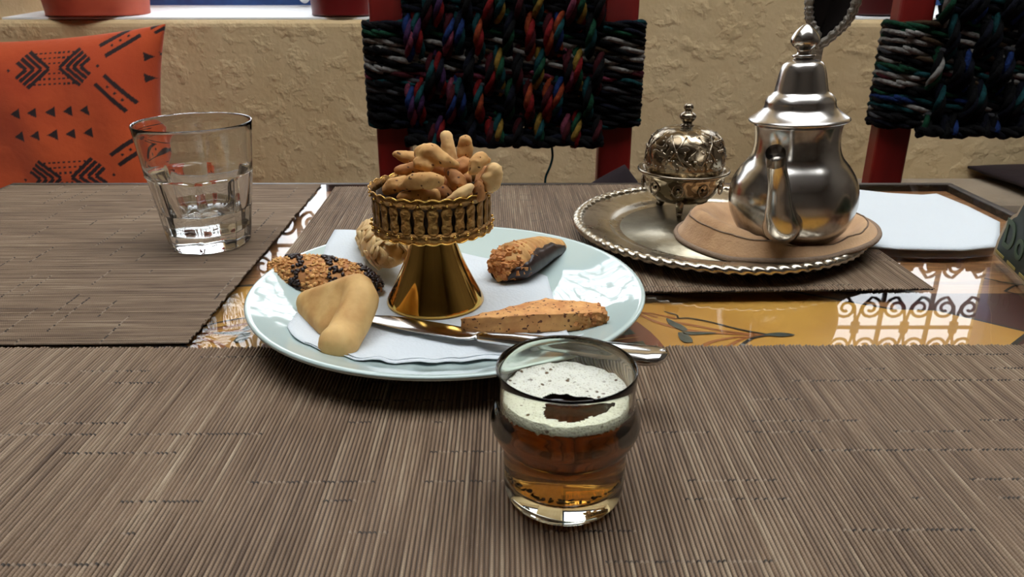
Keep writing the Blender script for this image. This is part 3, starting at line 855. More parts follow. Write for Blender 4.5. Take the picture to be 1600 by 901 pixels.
for R_ in (rows[0], rows[-1]): fb.faces.new([R_[0][0], R_[1][0], R_[2][0], R_[2][1], R_[1][1], R_[0][1]])
bmesh.ops.recalc_face_normals(fb, faces=fb.faces)
fme = bpy.data.meshes.new('almond_flake'); fb.to_mesh(fme); fb.free(); fme.materials.append(ALMOND); fme.polygons.foreach_set('use_smooth', [True]*len(fme.polygons))
rnd = random.Random(5)
for k in range(100):
    s = -1.02 + 2.04*((k*.618) % 1); a = rnd.uniform(-.25*PI, 1.25*PI)
    n = (Rz @ Vector((0, math.cos(a), math.sin(a))))
    if k % 9 == 0: n = (n + cdir*(1.2 if s > 0 else -1.2)).normalized()
    p = cdir*(cl*s) + Vector((0, 0, .0135)) + n*(.0134*(1-abs(s)**4*.45))
    if p.z < .002: continue
    tan = n.cross(Vector((rnd.uniform(-1, 1), rnd.uniform(-1, 1), rnd.uniform(-1, 1)))).normalized()
    nn = (n + tan*.25).normalized(); tan = (tan - nn*tan.dot(nn)).normalized()
    Mx = Matrix((tan, nn.cross(tan), nn)).transposed().to_4x4()
    o = bpy.data.objects.new('almond_flake', fme); COL.objects.link(o); o.parent = t
    o.matrix_local = Matrix.Translation(p) @ Mx @ Matrix.Diagonal((rnd.uniform(.8, 1.15),)*3 + (1,))

# D: piped cookie, chocolate dipped, nutted at one end
A_, B_ = Vector((-.0095, .480, 0)), Vector((.0385, .537, 0))
dd_ = (B_-A_); L_ = dd_.length; mid = (A_+B_)/2
t = thing('piped_cookie', 'teardrop piped cookie with chopped nuts and a chocolate-dipped side, right of the stand', 'cookie', (mid.x, mid.y, zplate(mid.x, mid.y)), (0, -.03, math.atan2(dd_.y, dd_.x)))
NU = 150
def dshape(u):      # u 0 at the nutted end .. 1 at the tip
    w = .0150*(min(1, (u/.16))**.5 if u < .16 else 1)*(1 - .72*max(0, (u-.25)/.75)**1.3)
    return max(w, .0006)
bm = bmesh.new(); rows = []
for i in range(NU+1):
    u = i/NU; w = dshape(u); rib = .0011*math.cos(2*PI*(u*15)) if .2 < u < .93 else 0
    row = []
    for k in range(28):
        a = 2*PI*k/28; s = math.sin(a)
        lag = .035*abs(math.cos(a))
        rb = .0020*abs(math.cos(PI*((u + lag)*15))) if .2 < u < .93 and s > -.1 else 0
        row.append(bm.verts.new((-L_/2 + L_*u, (w+rb)*math.cos(a), .0085*min(1, w/.010) + (w*.82+rb)*s*(1 if s > 0 else .72))))
    rows.append(row)
for A, B in zip(rows, rows[1:]):
    for k in range(28): bm.faces.new((A[k], A[(k+1) % 28], B[(k+1) % 28], B[k]))
bm.faces.new(rows[0]); bm.faces.new(rows[-1][::-1])
obj('ribbed_body', bm, PIPED, t)
bm = bmesh.new(); rows = []                           # chocolate coat over the near side and underside
for i in range(61):
    u = .02 + .86*i/60; w = dshape(u)+.0024; row = []
    zc = .0085*min(1, dshape(u)/.010)
    edge = .16*math.sin(u*23) + .1*math.sin(u*51)
    for k in range(15):
        a = -PI*.98 + (PI*.98 + .22 + edge*.5)*k/14 if False else (-1.05*PI + (1.05*PI + .30 + .55*math.sin(PI*min(1, max(0, (u-.12)/.8)))**.7 + edge*.35)*k/14)
        s = math.sin(a)
        row.append(bm.verts.new((-L_/2 + L_*u, -w*math.cos(a)*-1 if False else -w*math.cos(a)*(-1), zc + w*.82*s*(1 if s > 0 else .74))))
    rows.append(row)
for A, B in zip(rows, rows[1:]):
    for k in range(14): bm.faces.new((A[k], A[k+1], B[k+1], B[k]))
for v in bm.verts: v.co.y = -v.co.y
o = obj('chocolate_coat', bm, CHOC, t); o.modifiers.new('s', 'SOLIDIFY').thickness = .0008
bm = bmesh.new(); rnd = random.Random(11)
for k in range(230):
    u = rnd.random()**1.5*.42; a = rnd.uniform(-.35*PI, 1.1*PI); w = dshape(max(u, .03))
    if u > .26 and math.sin(a) < .45: continue
    s = math.sin(a)
    p = Vector((-L_/2 + L_*u, -w*math.cos(a)*1.02, .0085 + w*.84*s*(1 if s > 0 else .7)))
    if k % 4 == 0: p = Vector((-L_/2 + L_*.03 - .0005, rnd.uniform(-.009, .009), .0085 + rnd.uniform(-.005, .008)))
    ret = bmesh.ops.create_cube(bm, size=rnd.uniform(.0022, .0038))
    R_ = Matrix.Rotation(rnd.uniform(0, 6), 4, 'Z') @ Matrix.Rotation(rnd.uniform(0, 6), 4, 'X') @ Matrix.Diagonal((1, rnd.uniform(.6, 1), rnd.uniform(.5, .9), 1))
    for v in ret['verts']: v.co = (R_ @ v.co) + p
o = obj('chopped_nuts', bm, NUT, t, False); o['kind'] = 'stuff'

# E: wedge of nut slice
E_ = [(-.0290, .4005), (.0210, .4245), (.0500, .4130), (.0548, .4000)]
t = thing('nut_slice', 'thin triangular wedge of crumbly nut slice, at the front right of the plate', 'slice', (.015, .408, zplate(.015, .408)), (0, -.055, 0))
bm = bmesh.new()
vb = [bm.verts.new((x-.015, y-.408, .0006)) for x, y in E_]; vt = [bm.verts.new((x-.015, y-.408, .0115)) for x, y in E_]
bm.faces.new(vb[::-1]); bm.faces.new(vt)
for i in range(4): bm.faces.new((vb[i], vb[(i+1) % 4], vt[(i+1) % 4], vt[i]))
bmesh.ops.triangulate(bm, faces=bm.faces)
bmesh.ops.subdivide_edges(bm, edges=bm.edges, cuts=15, use_grid_fill=True)
for v in bm.verts:
    n1 = noise.noise_vector(v.co*170); n2 = noise.noise_vector(v.co*520)
    if v.co.z > .001: v.co += n1*.0007 + n2*.0005
obj('slice_body', bm, WEDGE, t)
bm = bmesh.new(); rnd = random.Random(8)
for k in range(60):
    p = Vector((rnd.uniform(.034, .0405), rnd.uniform(-.008, .004), rnd.uniform(.001, .0118)))
    p.x = .0385 - (p.y+.008)*.30 + rnd.uniform(-.001, .0012)
    if k % 2: p = Vector((rnd.uniform(.022, .039), -.0082+rnd.uniform(-.0006, .0006), rnd.uniform(.001, .011)))
    ret = bmesh.ops.create_cube(bm, size=rnd.uniform(.0012, .0026)); R_ = Matrix.Rotation(rnd.uniform(0, 6), 4, 'Z') @ Matrix.Rotation(rnd.uniform(0, 6), 4, 'X')
    for v in ret['verts']: v.co = (R_ @ v.co) + p
o = obj('nut_crumbs', bm, NUT, t, False); o['kind'] = 'stuff'

# ------------------------------------------------------------------ table knife
K0, K1, K2 = Vector((-.087, .4195, MZ+.0100)), Vector((-.0185, .3865, MZ+.0130)), Vector((.0725, .3225, MZ+.0325))
kd = thing('table_knife', 'steel table knife lying across the plate with its handle over the rim', 'knife', tuple(K1))
def loft(bm, secs):     # (centre, half width, half thickness)
    dirv = (K2-K0).normalized(); side = dirv.cross(Vector((0, 0, 1))).normalized()
    rings = []
    for c, w, th in secs:
        rings.append([bm.verts.new(Vector(c) - K1 + side*w*math.cos(2*PI*k/12) + Vector((0, 0, 1))*th*math.sin(2*PI*k/12)) for k in range(12)])
    for A, B in zip(rings, rings[1:]):
        for k in range(12): bm.faces.new((A[k], A[(k+1) % 12], B[(k+1) % 12], B[k]))
    bm.faces.new(rings[0][::-1]); bm.faces.new(rings[-1])
bm = bmesh.new()
loft(bm, [(K0.lerp(K1, f), w, th) for f, w, th in ((0, .0012, .0004), (.04, .0042, .0005), (.12, .0066, .0006), (.3, .0082, .0007), (.6, .0086, .0009), (.88, .0080, .0011), (.97, .0062, .0014), (1, .0046, .0018))])
obj('blade', bm, KNIFE, kd)
bm = bmesh.new()
loft(bm, [(K1.lerp(K2, f), w, th) for f, w, th in ((-.005, .0042, .0018), (.03, .0056, .0028), (.2, .0064, .0032), (.5, .0072, .0036), (.8, .0084, .0040), (.93, .0090, .0040), (.98, .0074, .0032), (1., .0034, .0014))])
obj('handle', bm, KNIFE, kd)

# ------------------------------------------------------------------ glass of tea
tg = thing('tea_glass', 'small bulging glass of amber mint tea with white foam, nearest the viewer', 'glass', (.0212, .2642, MZ))
bm = bmesh.new()
outer = [(0, .0), (.0200, .0)] + profxz([(.0225, .0008), (.0240, .0035), (.0247, .0100), (.0249, .0200), (.0252, .0255), (.0275, .0290), (.0294, .0335), (.0296, .0365), (.0286, .0405), (.0272, .0435), (.0268, .0462), (.0271, .0520), (.0275, .0580)], 5)
rim = [(.0274, .0588), (.0271, .0591), (.0267, .0587)]
inner = profxz([(.0262, .0550), (.0255, .0455), (.0260, .0425), (.0276, .0385), (.0280, .0345), (.0270, .0305), (.0239, .0250), (.0237, .0200), (.0234, .0130), (.0216, .0098), (.0180, .0088)], 5) + [(0, .0085)]
lathe(bm, outer + rim + inner, 96)
obj('glass_body', bm, TEAGLASS, tg, merge=1e-6)
bm = bmesh.new(); TL = .0440
iw = [(r, z) for r, z in inner if z <= TL]
lathe(bm, [(0, TL), (.0254, TL)] + [(r+.00025 if r > 0 else 0, z-.00025) for r, z in iw], 96)
obj('tea', bm, TEA, tg, merge=1e-6)
# foam ring with an open patch
bm = bmesh.new(); NR, NA = 30, 120; grid = []
def foamhole(x, y):
    dx, dy = (x-.002)/.0140, (y+.0085)/.0105
    a = math.atan2(dy, dx); return math.hypot(dx, dy) < 1 + .16*math.sin(3*a+1) + .05*math.sin(7*a)
for j in range(NR+1):
    r = .0250*j/NR; row = []
    for k in range(NA):
        a = 2*PI*k/NA; x, y = r*math.cos(a), r*math.sin(a)
        h = .0007 + .0010*noise.noise(Vector((x*260, y*260, 3))) + .0022*(j/NR)**3
        row.append(bm.verts.new((x, y, TL + .0004 + max(h, .0002))))
    grid.append(row)
for A, B in zip(grid, grid[1:]):
    for k in range(NA):
        q = (A[k], B[k], B[(k+1) % NA], A[(k+1) % NA])
        c = sum((v.co for v in q), Vector())/4
        if not foamhole(c.x, c.y): bm.faces.new(q)
# hanging skirt of foam against the glass
prev = grid[-1]; 
low = [bm.verts.new((.0253*math.cos(2*PI*k/NA), .0253*math.sin(2*PI*k/NA), TL - .0008 - .0022*abs(noise.noise(Vector((k*.5, 2, 1)))) )) for k in range(NA)]
for k in range(NA): bm.faces.new((prev[k], low[k], low[(k+1) % NA], prev[(k+1) % NA]))
bmesh.ops.delete(bm, geom=[v for v in bm.verts if not v.link_faces], context='VERTS')
o = obj('foam', bm, FOAM, tg)
bm = bmesh.new(); rnd = random.Random(4)
for k in range(95):
    a = rnd.choice([rnd.gauss(3.5, .5), rnd.gauss(4.5, .45), rnd.gauss(6.0, .25)]); r = .0222 - abs(rnd.gauss(0, .0018))
    z = .0098 + rnd.random()*.0014 + max(0, r-.0200)*1.2 + (.002*rnd.random() if 3. < a < 4. else 0)
    ellipsoid(bm, (r*math.cos(a), r*math.sin(a), z), (rnd.uniform(.0008, .0020), rnd.uniform(.0005, .0009), .0004), Matrix.Rotation(rnd.uniform(0, 6), 3, 'Z') @ Matrix.Rotation(rnd.uniform(-.7, .7), 3, 'X'), 1)
obj('tea_leaves', bm, LEAVES, tg)['kind'] = 'stuff'

# ------------------------------------------------------------------ tumbler of water
wg = thing('water_tumbler', 'faceted clear tumbler with a little water, on the left placemat', 'glass', (-.243, .588, MZ), (0, 0, .25))
NF = 8
def tum(a, r, z):
    d = .0288 + (.0362-.0288)*z/.055
    k = (a % (2*PI/NF)) - PI/NF
    return min(r, d/math.cos(k)) if z < .0585 else r
bm = bmesh.new()
outer = [(0, 0), (.026, 0), (.0300, .0006), (.0314, .0022), (.0318, .005)] + [(.0318 + (.0406-.0318)*(k/24), .005 + .047*k/24) for k in range(1, 25)] + [(.0409, .0535), (.0409, .0550), (.0404, .0570), (.0398, .0585), (.0396, .0600), (.0405, .0680), (.0418, .0800), (.0434, .0945)]
rim = [(.0436, .0962), (.0432, .0970), (.0424, .0968), (.0419, .0960)]
inner = [(.0412, .0880), (.0396, .0720), (.0384, .0600), (.0366, .0500), (.0330, .0300), (.0300, .0160), (.0285, .0135), (.020, .0128), (0, .0126)]
lathe(bm, outer + rim, 9*16, rfun=tum)
rings_o = list(bm.verts)
bm2 = bmesh.new(); lathe(bm2, rim[-1:] + profxz(inner, 4), 9*16)
t_ = bpy.data.meshes.new('t'); bm2.to_mesh(t_); bm2.free(); bm.from_mesh(t_)
o = obj('glass_body', bm, GLASS, wg, merge=1e-6)
bm = bmesh.new(); WL = .0305
iw = [(r, z) for r, z in profxz(inner, 4) if z < WL]
lathe(bm, [(0, WL), (.03315, WL)] + [(r+.0002 if r > 0 else 0, z-.0002) for r, z in iw], 96)
obj('water', bm, WATER, wg, merge=1e-6)

# ------------------------------------------------------------------ silver tray
TC = Vector((.168, .608, MZ))
ty = thing('silver_tray', 'round silver tray with a twisted rope rim, carrying the teapot', 'tray', tuple(TC))
TPROF = [(0, .0050), (.078, .0050), (.083, .0054), (.088, .0082), (.096, .0098), (.107, .0112), (.112, .0116)]
def tz(r):
    if r > .1175: return -.0015
    for (r0, z0), (r1, z1) in zip(TPROF, TPROF[1:]):
        if r <= r1: return z0 + (z1-z0)*(r-r0)/(r1-r0)
    return .0138
bm = bmesh.new()
lathe(bm, [(.078, .0050)] + profxz(TPROF[1:], 3) + [(.112, .0102), (.106, .0098), (.095, .0080), (.087, .0060), (.082, .0026), (.078, .0026)], 160)
obj('tray_border', bm, SILVER, ty, merge=1e-6)
bm = bmesh.new(); lathe(bm, [(0, .0050), (.0785, .0050), (.0785, .0024), (.076, .0), (.073, .0), (.072, .0024), (0, .0024)], 120)
obj('engraved_floor', bm, TRAYFLOOR, ty, merge=1e-6)
bm = bmesh.new(); n, m_ = 1320, 10; rings = []
for i in range(n):
    th = 2*PI*i/n; ring = []
    for k in range(m_):
        ph = 2*PI*k/m_; lob = abs(math.sin(th*38 + ph*.9))
        r = .0038*(.68+.40*lob)
        R_ = .1130 + r*1.15*math.cos(ph)
        ring.append(bm.verts.new((R_*math.cos(th), R_*math.sin(th), .0112 + r*.85*math.sin(ph))))
    rings.append(ring)
for i in range(n):
    A, B = rings[i], rings[(i+1) % n]
    for k in range(m_): bm.faces.new((A[k], A[(k+1) % m_], B[(k+1) % m_], B[k]))
obj('rope_rim', bm, SILVER, ty)

# ------------------------------------------------------------------ padded pot holder
HC = Vector((.2095, .582))
ph_ = thing('pot_holder', 'oval padded brown fabric pot holder under the teapot', 'pot holder', (HC.x, HC.y, MZ))
NRh, NAh = 26, 120
def hold(a, f):
    ox = .0755*(1 + .03*math.sin(2*a+.8) + .02*math.sin(3*a)); oy = .0680*(1 + .03*math.cos(3*a))
    x, y = ox*f*math.cos(a), oy*f*math.sin(a)
    d = math.hypot(HC.x+x-TC.x, HC.y+y-TC.y)
    zb = max(tz(min(d, .1172)), .0056 if d < .09 else .0) + .0006
    if d > .1172: zb = .0146 + .0006
    puffy = (.5 + .5*math.cos(a - 3.35))**1.6
    th = .0030 + .0175*puffy*math.exp(-((f-.76)/.15)**2) + .0060*math.exp(-((f-.86)/.09)**2) - .0035*(1 if f > .93 else 0)*min(1, (f-.93)/.05)
    th += .0012*noise.noise(Vector((x*70, y*70, 1))) + .0004*noise.noise(Vector((x*300, y*300, 1)))
    tcx, tcy = HC.x+x-.2085, HC.y+y-.5411
    return x, y, zb, max(th, .002)
# smooth underside so the cloth bridges the tray's well
cols_b = [[hold(2*PI*k/NAh, j/NRh) for k in range(NAh)] for j in range(NRh+1)]
zbm = np.array([[c[2] for c in r] for r in cols_b])
for _ in range(10):
    z2 = zbm.copy(); z2[1:-1] = (zbm[:-2] + zbm[1:-1] + zbm[2:])/3; z2 = (z2 + np.roll(z2, 1, 1) + np.roll(z2, -1, 1))/3
    zbm = np.maximum(z2, np.array([[c[2] for c in r] for r in cols_b]))
bm = bmesh.new(); TOP, BOT = [], []
for j in range(NRh+1):
    rt, rb = [], []
    for k in range(NAh):
        x, y, _, th = cols_b[j][k]
        zt = zbm[j][k]+th; dp = math.hypot(HC.x+x-.212, HC.y+y-.560)
        if dp < .046: zt = min(zt, max(.0136 + max(0, (dp-.034)*1.1), zbm[j][k]+.001))
        rt.append(bm.verts.new((x, y, zt))); rb.append(bm.verts.new((x, y, zbm[j][k])))
    TOP.append(rt); BOT.append(rb)
for S_ in (TOP, BOT):
    for A, B in zip(S_, S_[1:]):
        for k in range(NAh): bm.faces.new((A[k], B[k], B[(k+1) % NAh], A[(k+1) % NAh]))
for k in range(NAh): bm.faces.new((TOP[-1][k], BOT[-1][k], BOT[-1][(k+1) % NAh], TOP[-1][(k+1) % NAh]))
edge = [((TOP[-1][k].co + BOT[-1][k].co)/2) for k in range(NAh)]
edge = [e*1.0 + Vector((e.x, e.y, 0)).normalized()*.0006 for e in edge]
seam = [TOP[-4][k].co.copy() + Vector((0, 0, .0003)) for k in range(NAh)]
obj('quilted_pad', bm, FELT, ph_, merge=1e-6)
bm = bmesh.new(); tube(bm, edge, .0021, 8, closed=True); obj('edge_binding', bm, PIPING, ph_)
bm = bmesh.new(); tube(bm, seam, .0006, 6, closed=True); obj('stitched_seam', bm, PIPING, ph_)

# ------------------------------------------------------------------ teapot
tp = thing('teapot', 'polished steel teapot with a tall bell lid, spout towards the viewer', 'teapot', (.212, .560, MZ+.0140), (0, math.radians(-3.0), math.radians(-26)))
bm = bmesh.new()
body = profxz([(.0300, .0005), (.0335, .0030), (.0405, .0110), (.0452, .0230), (.0461, .0340), (.0440, .0450), (.0385, .0545), (.0330, .0615), (.0306, .0680), (.0298, .0760), (.0303, .0830), (.0316, .0885)], 6)
lathe(bm, [(0, 0), (.0285, 0)] + body + [(.0318, .0885), (.0300, .083), (.0, .0820)], 96)
obj('pot_body', bm, STEEL, tp, merge=1e-6)
bm = bmesh.new()
lid = [(.0, .0870), (.0330, .0880), (.0346, .0884), (.0352, .0892), (.0349, .0902)] + profxz([(.0338, .0912), (.0290, .0946), (.0252, .0990), (.0243, .1022), (.0240, .1045), (.0220, .1080), (.0188, .1112), (.0178, .1150), (.0166, .1220), (.0150, .1290), (.0124, .1335), (.0070, .1362)], 6) + [(0, .1366)]
lathe(bm, lid, 96)
l_ = obj('lid', bm, LIDSTEEL, tp, merge=1e-6)
l_.location.z = .087*(1-.9); l_.scale = (1, 1, .9)
bm = bmesh.new()
lathe(bm, [(0, .1358), (.0062, .1360), (.0074, .1372), (.0082, .1384), (.0074, .1396), (.0050, .1400), (.0046, .1420), (.0056, .1440)] + profxz([(.0080, .1458), (.0097, .1490), (.0092, .1525), (.0068, .1570), (.0034, .1606), (.0012, .1622)], 5) + [(0, .1625)], 48)
obj('finial', bm, STEEL, l_, merge=1e-6)
# spout: rises from the low belly towards the viewer
bm = bmesh.new()
sp = [(Vector(p), r) for p, r in (((0, -.034, .0210), .0140), ((-.0005, -.0465, .0230), .0134), ((-.001, -.0530, .0300), .0110), ((-.002, -.0555, .0400), .0088), ((-.003, -.0570, .0530), .0074), ((-.0045, -.0610, .0645), .0066), ((-.005, -.0665, .0735), .0064), ((-.005, -.0710, .0780), .0065))]
pts = smoothprof([p for p, r in sp], 6); rr = [a[0] for a in smoothprof([(r, 0, 0) for p, r in sp], 6)]
tube(bm, pts, rr, 24)
top = [f for f in bm.faces if len(f.verts) == 24 and f.calc_center_median().z > .05]
ins = bmesh.ops.inset_region(bm, faces=top, thickness=.0008)
ext = bmesh.ops.extrude_face_region(bm, geom=top)
ev = [v for v in ext['geom'] if isinstance(v, bmesh.types.BMVert)]
bmesh.ops.delete(bm, geom=top, context='FACES_ONLY')
for v in ev: v.co += Vector((0, .0085, -.0095))
obj('spout', bm, STEEL, tp)
# handle: strap rising behind the lid to a broad leaf-shaped grip
hd = bmesh.new()
tube(hd, smoothprof([(.004, .041, .030), (.006, .062, .034), (.004, .070, .060), (.001, .068, .095), (.0015, .063, .120), (.0035, .058, .138)], 6), (.0042, .0018) and [(.0018, .0042)]*31, 12)
h_ = obj('handle', hd, BRAID, tp)
leafc = [(a-.008-(.004 if b < .132 else 0), b+.006) for a, b in [(.003, .158), (.0045, .149), (.0100, .1395), (.0160, .1310), (.0225, .1395), (.0300, .148), (.0345, .161), (.0360, .176), (.0300, .190), (.0180, .196), (.0075, .188), (.0030, .173)]]
lp = [(p[0], p[1]) for p in smoothprof([(a, b, 0) for a, b in leafc] + [(leafc[0][0], leafc[0][1], 0)], 8)[:-1]]
lc = (sum(p[0] for p in lp)/len(lp), sum(p[1] for p in lp)/len(lp))
bm = bmesh.new(); rows = []
for f, dy in ((1, 0), (.86, .0012), (.6, .0036), (.3, .0050), (.05, .0056)):
    rows.append([bm.verts.new((lc[0] + (x-lc[0])*f, .056 + dy, lc[1] + (z-lc[1])*f)) for x, z in lp])
for A, B in zip(rows, rows[1:]):
    for k in range(len(lp)): bm.faces.new((A[k], A[(k+1) % len(lp)], B[(k+1) % len(lp)], B[k]))
bm.faces.new(rows[-1])
o = obj('grip_panel', bm, DARK_REFLECTION, h_); o.modifiers.new('s', 'SOLIDIFY').thickness = .0015  # dished metal face with the dark reflection put into its colour
bm = bmesh.new(); tube(bm, [(x, .056, z) for x, z in lp], [.0028 + .0005*math.sin(k*1.9) for k in range(len(lp))], 8, closed=True); obj('braided_rim', bm, BRAID, h_)
bm = bmesh.new(); tube(bm, [(lc[0] + (x-lc[0])*1.14, .058, lc[1] + (z-lc[1])*1.10) for x, z in lp], [.0020 + .0005*math.sin(k*2.3) for k in range(len(lp))], 8, closed=True); obj('outer_braid', bm, BRAID, h_)

# ------------------------------------------------------------------ sugar bowl
sb = thing('sugar_bowl', 'small embossed metal sugar bowl with a domed lid, on the silver tray', 'sugar bowl', (.1510, .6660, MZ+.0050))
bm = bmesh.new()
lathe(bm, [(0, .0080)] + profxz([(.0120, .0082), (.0220, .0110), (.0300, .0180), (.0345, .0270), (.0358, .0330)], 5) + [(.0366, .0345), (.0385, .0358), (.0392, .0370), (.0386, .0382), (.0362, .0378), (.0345, .0352), (0, .0330)], 84)
obj('bowl', bm, ENGRAVED, sb, merge=1e-6)
bm = bmesh.new(); n = 120; tube(bm, [(.0388*math.cos(2*PI*k/n), .0388*math.sin(2*PI*k/n), .0370) for k in range(n)], .0014, 8, closed=True); obj('bowl_rim', bm, NICKEL, sb)
bm = bmesh.new()
lathe(bm, [(0, .036)] + profxz([(.0330, .0362), (.0340, .0400), (.0346, .0450), (.0340, .0530), (.0312, .0620), (.0255, .0690), (.0170, .0732), (.0080, .0748)], 5) + [(0, .0750)], 84)
ld = obj('lid', bm, ENGRAVED, sb, merge=1e-6)
rnd = random.Random(2)
bm = bmesh.new()
for k in range(42):
    a = 2*PI*k/42; ellipsoid(bm, (.0343*math.cos(a), .0343*math.sin(a), .0440), (.0011,)*3, sub=1)
for k in range(60):
    a = rnd.uniform(0, 2*PI); q = rnd.choice([(.0345, .0505), (.0330, .0575), (.0292, .0650)]); ellipsoid(bm, (q[0]*math.cos(a), q[0]*math.sin(a), q[1]), (.0014,)*3, sub=1)
for k in range(14):
    a = 2*PI*k/14
    pr = [(.0345, .047), (.0338, .055), (.0308, .0632), (.0250, .0696)]
    tube(bm, [((r+.0002)*math.cos(a+.16*i*(1 if k % 2 else -1)), (r+.0002)*math.sin(a+.16*i*(1 if k % 2 else -1)), z) for i, (r, z) in enumerate(pr)], .0007, 6)
obj('embossing', bm, NICKEL, ld)['kind'] = 'stuff'
bm = bmesh.new()
lathe(bm, [(0, .0742), (.0058, .0744), (.0060, .0756), (.0042, .0764), (.0040, .0778)] + profxz([(.0050, .0790), (.0070, .0822), (.0062, .0848), (.0034, .0868), (.0030, .0880)], 4) + [(.0034, .0886), (.0042, .0900), (.0036, .0925), (.0016, .0938), (0, .0940)], 32)
obj('finial', bm, NICKEL, ld, merge=1e-6)
bm = bmesh.new()
for k in range(10):
    a = 2*PI*k/10; n_ = 20
    tube(bm, [((.0355)*math.cos(a+.05*math.cos(s)*5*.5), (.0352)*math.sin(a+.05*math.cos(s)*5*.5), .0255+.0055*math.sin(s)) for s in [2*PI*q/n_ for q in range(n_)]], .0008, 6, closed=True)
    ellipsoid(bm, (.0352*math.cos(a), .0352*math.sin(a), .0255), (.0018,)*3, sub=1)
obj('bowl_embossing', bm, NICKEL, sb)['kind'] = 'stuff'
for k in range(3):
    a = 2*PI*k/3 - PI/2 - .25; c, s = math.cos(a), math.sin(a)
    bm = bmesh.new(); tube(bm, smoothprof([(.022*c, .022*s, .0130), (.0235*c, .0235*s, .0080), (.0200*c, .0200*s, .0045), (.0215*c, .0215*s, .0016), (.0245*c, .0245*s, .0014)], 5), [.0038 - .0016*(q/20) for q in range(21)], 8)
    obj('leg', bm, NICKEL, sb)

# ------------------------------------------------------------------ folded paper at the right
pp = [(.2795,.5760),(.300,.5700),(.3251,.5675),(.352,.5665),(.3811,.5740),(.400,.600),(.4238,.6400),(.4230,.690),(.4180,.7360),(.4009,.7300),(.372,.738),(.345,.7500),(.300,.738),(.283,.700),(.2870,.655),(.2890,.610)]
bm = bmesh.new(); n = len(pp)
c = Vector((sum(p[0] for p in pp)/n, sum(p[1] for p in pp)/n, 0))
for zz in (0, .0012):
    pass
rings = []
for f in (0, .35, .7, .94, 1.0):
    ring = []
    for x, y in pp:
        q = c.lerp(Vector((x, y, 0)), f)
        z = .0048 + .0010*noise.noise(Vector((q.x*30, q.y*30, 2))) - (.0010 if f == 1 else 0)
        ring.append(bm.verts.new((q.x-c.x, q.y-c.y, z)))
        if f == 0: break
    rings.append(ring)
base = [bm.verts.new((x-c.x, y-c.y, .0026)) for x, y in pp]
for A, B in zip(rings, rings[1:]):
    for k in range(n):
        l = (k+1) % n
        if len(A) == 1: bm.faces.new((A[0], B[k], B[l]))
        else: bm.faces.new((A[k], B[k], B[l], A[l]))
for k in range(n): bm.faces.new((rings[-1][k], base[k], base[(k+1) % n], rings[-1][(k+1) % n]))
bm.faces.new(base[::-1])
tag(obj('folded_paper', bm, PAPER, loc=(c.x, c.y, TZ)), 'folded white paper napkin lying flat on the table, right of the teapot', 'napkin')

# ------------------------------------------------------------------ dark green table sign at the right
sg = thing('table_sign', 'dark green cut-out table sign with a cream edge, at the right edge of the table', 'sign', (.380, .566, TZ+.0005), (0, 0, math.atan2(-.062, -.016)))
# local x runs along the sign towards the viewer; the face looks to local +y or -y
prof = [(0, .0), (.002, .012), (.010, .029), (.020, .037), (.026, .040), (.033, .052), (.048, .066), (.068, .074), (.088, .066), (.103, .052), (.110, .040), (.116, .037), (.126, .029), (.134, .012), (.136, 0)]
def plate_sign(s, y0, y1, mat, name, grow=0.):
    bm = bmesh.new()
    P = [(.068 + (x-.068)*s, (z-.0)*s + grow) for x, z in prof]
    f_ = [bm.verts.new((x, y0, z)) for x, z in P]; b_ = [bm.verts.new((x, y1, z)) for x, z in P]
    bm.faces.new(f_); bm.faces.new(b_[::-1])
    for k in range(len(P)): bm.faces.new((f_[k], b_[k], b_[(k+1) % len(P)], f_[(k+1) % len(P)]))
    return obj(name, bm, mat, sg, False)
plate_sign(1.0, -.004, .004, SIGNEDGE, 'cream_board')
plate_sign(.88, -.0052, .0052, GREENSIGN, 'green_face', .0035)
for y in (-.0056, .0056):
    for x0 in (.008, .034, .060, .086, .112):
        boxobj('yellow_dash', (x0, x0+.018, min(y, y*.9), max(y, y*.9), .0042, .0062), SIGNYEL, sg)
def letter(ch, x, z, size, y, mat, face):
    cu = bpy.data.curves.new('lettering', 'FONT'); cu.body = ch; cu.size = size; cu.extrude = .0003; cu.offset = .0006
    o = bpy.data.objects.new('tmp', cu); COL.objects.link(o)
    dg = bpy.context.evaluated_depsgraph_get(); me = bpy.data.meshes.new_from_object(o.evaluated_get(dg)); bpy.data.objects.remove(o)
    o = link('letter', me, mat, sg, False); o.location = (x, y, z)
    o.rotation_euler = (PI/2, 0, 0) if face < 0 else (PI/2, 0, PI)
    return o
letter('D', .016, .013, .030, -.0056, SIGNLET, -1); letter('o', .042, .013, .030, -.0056, SIGNLET, -1)

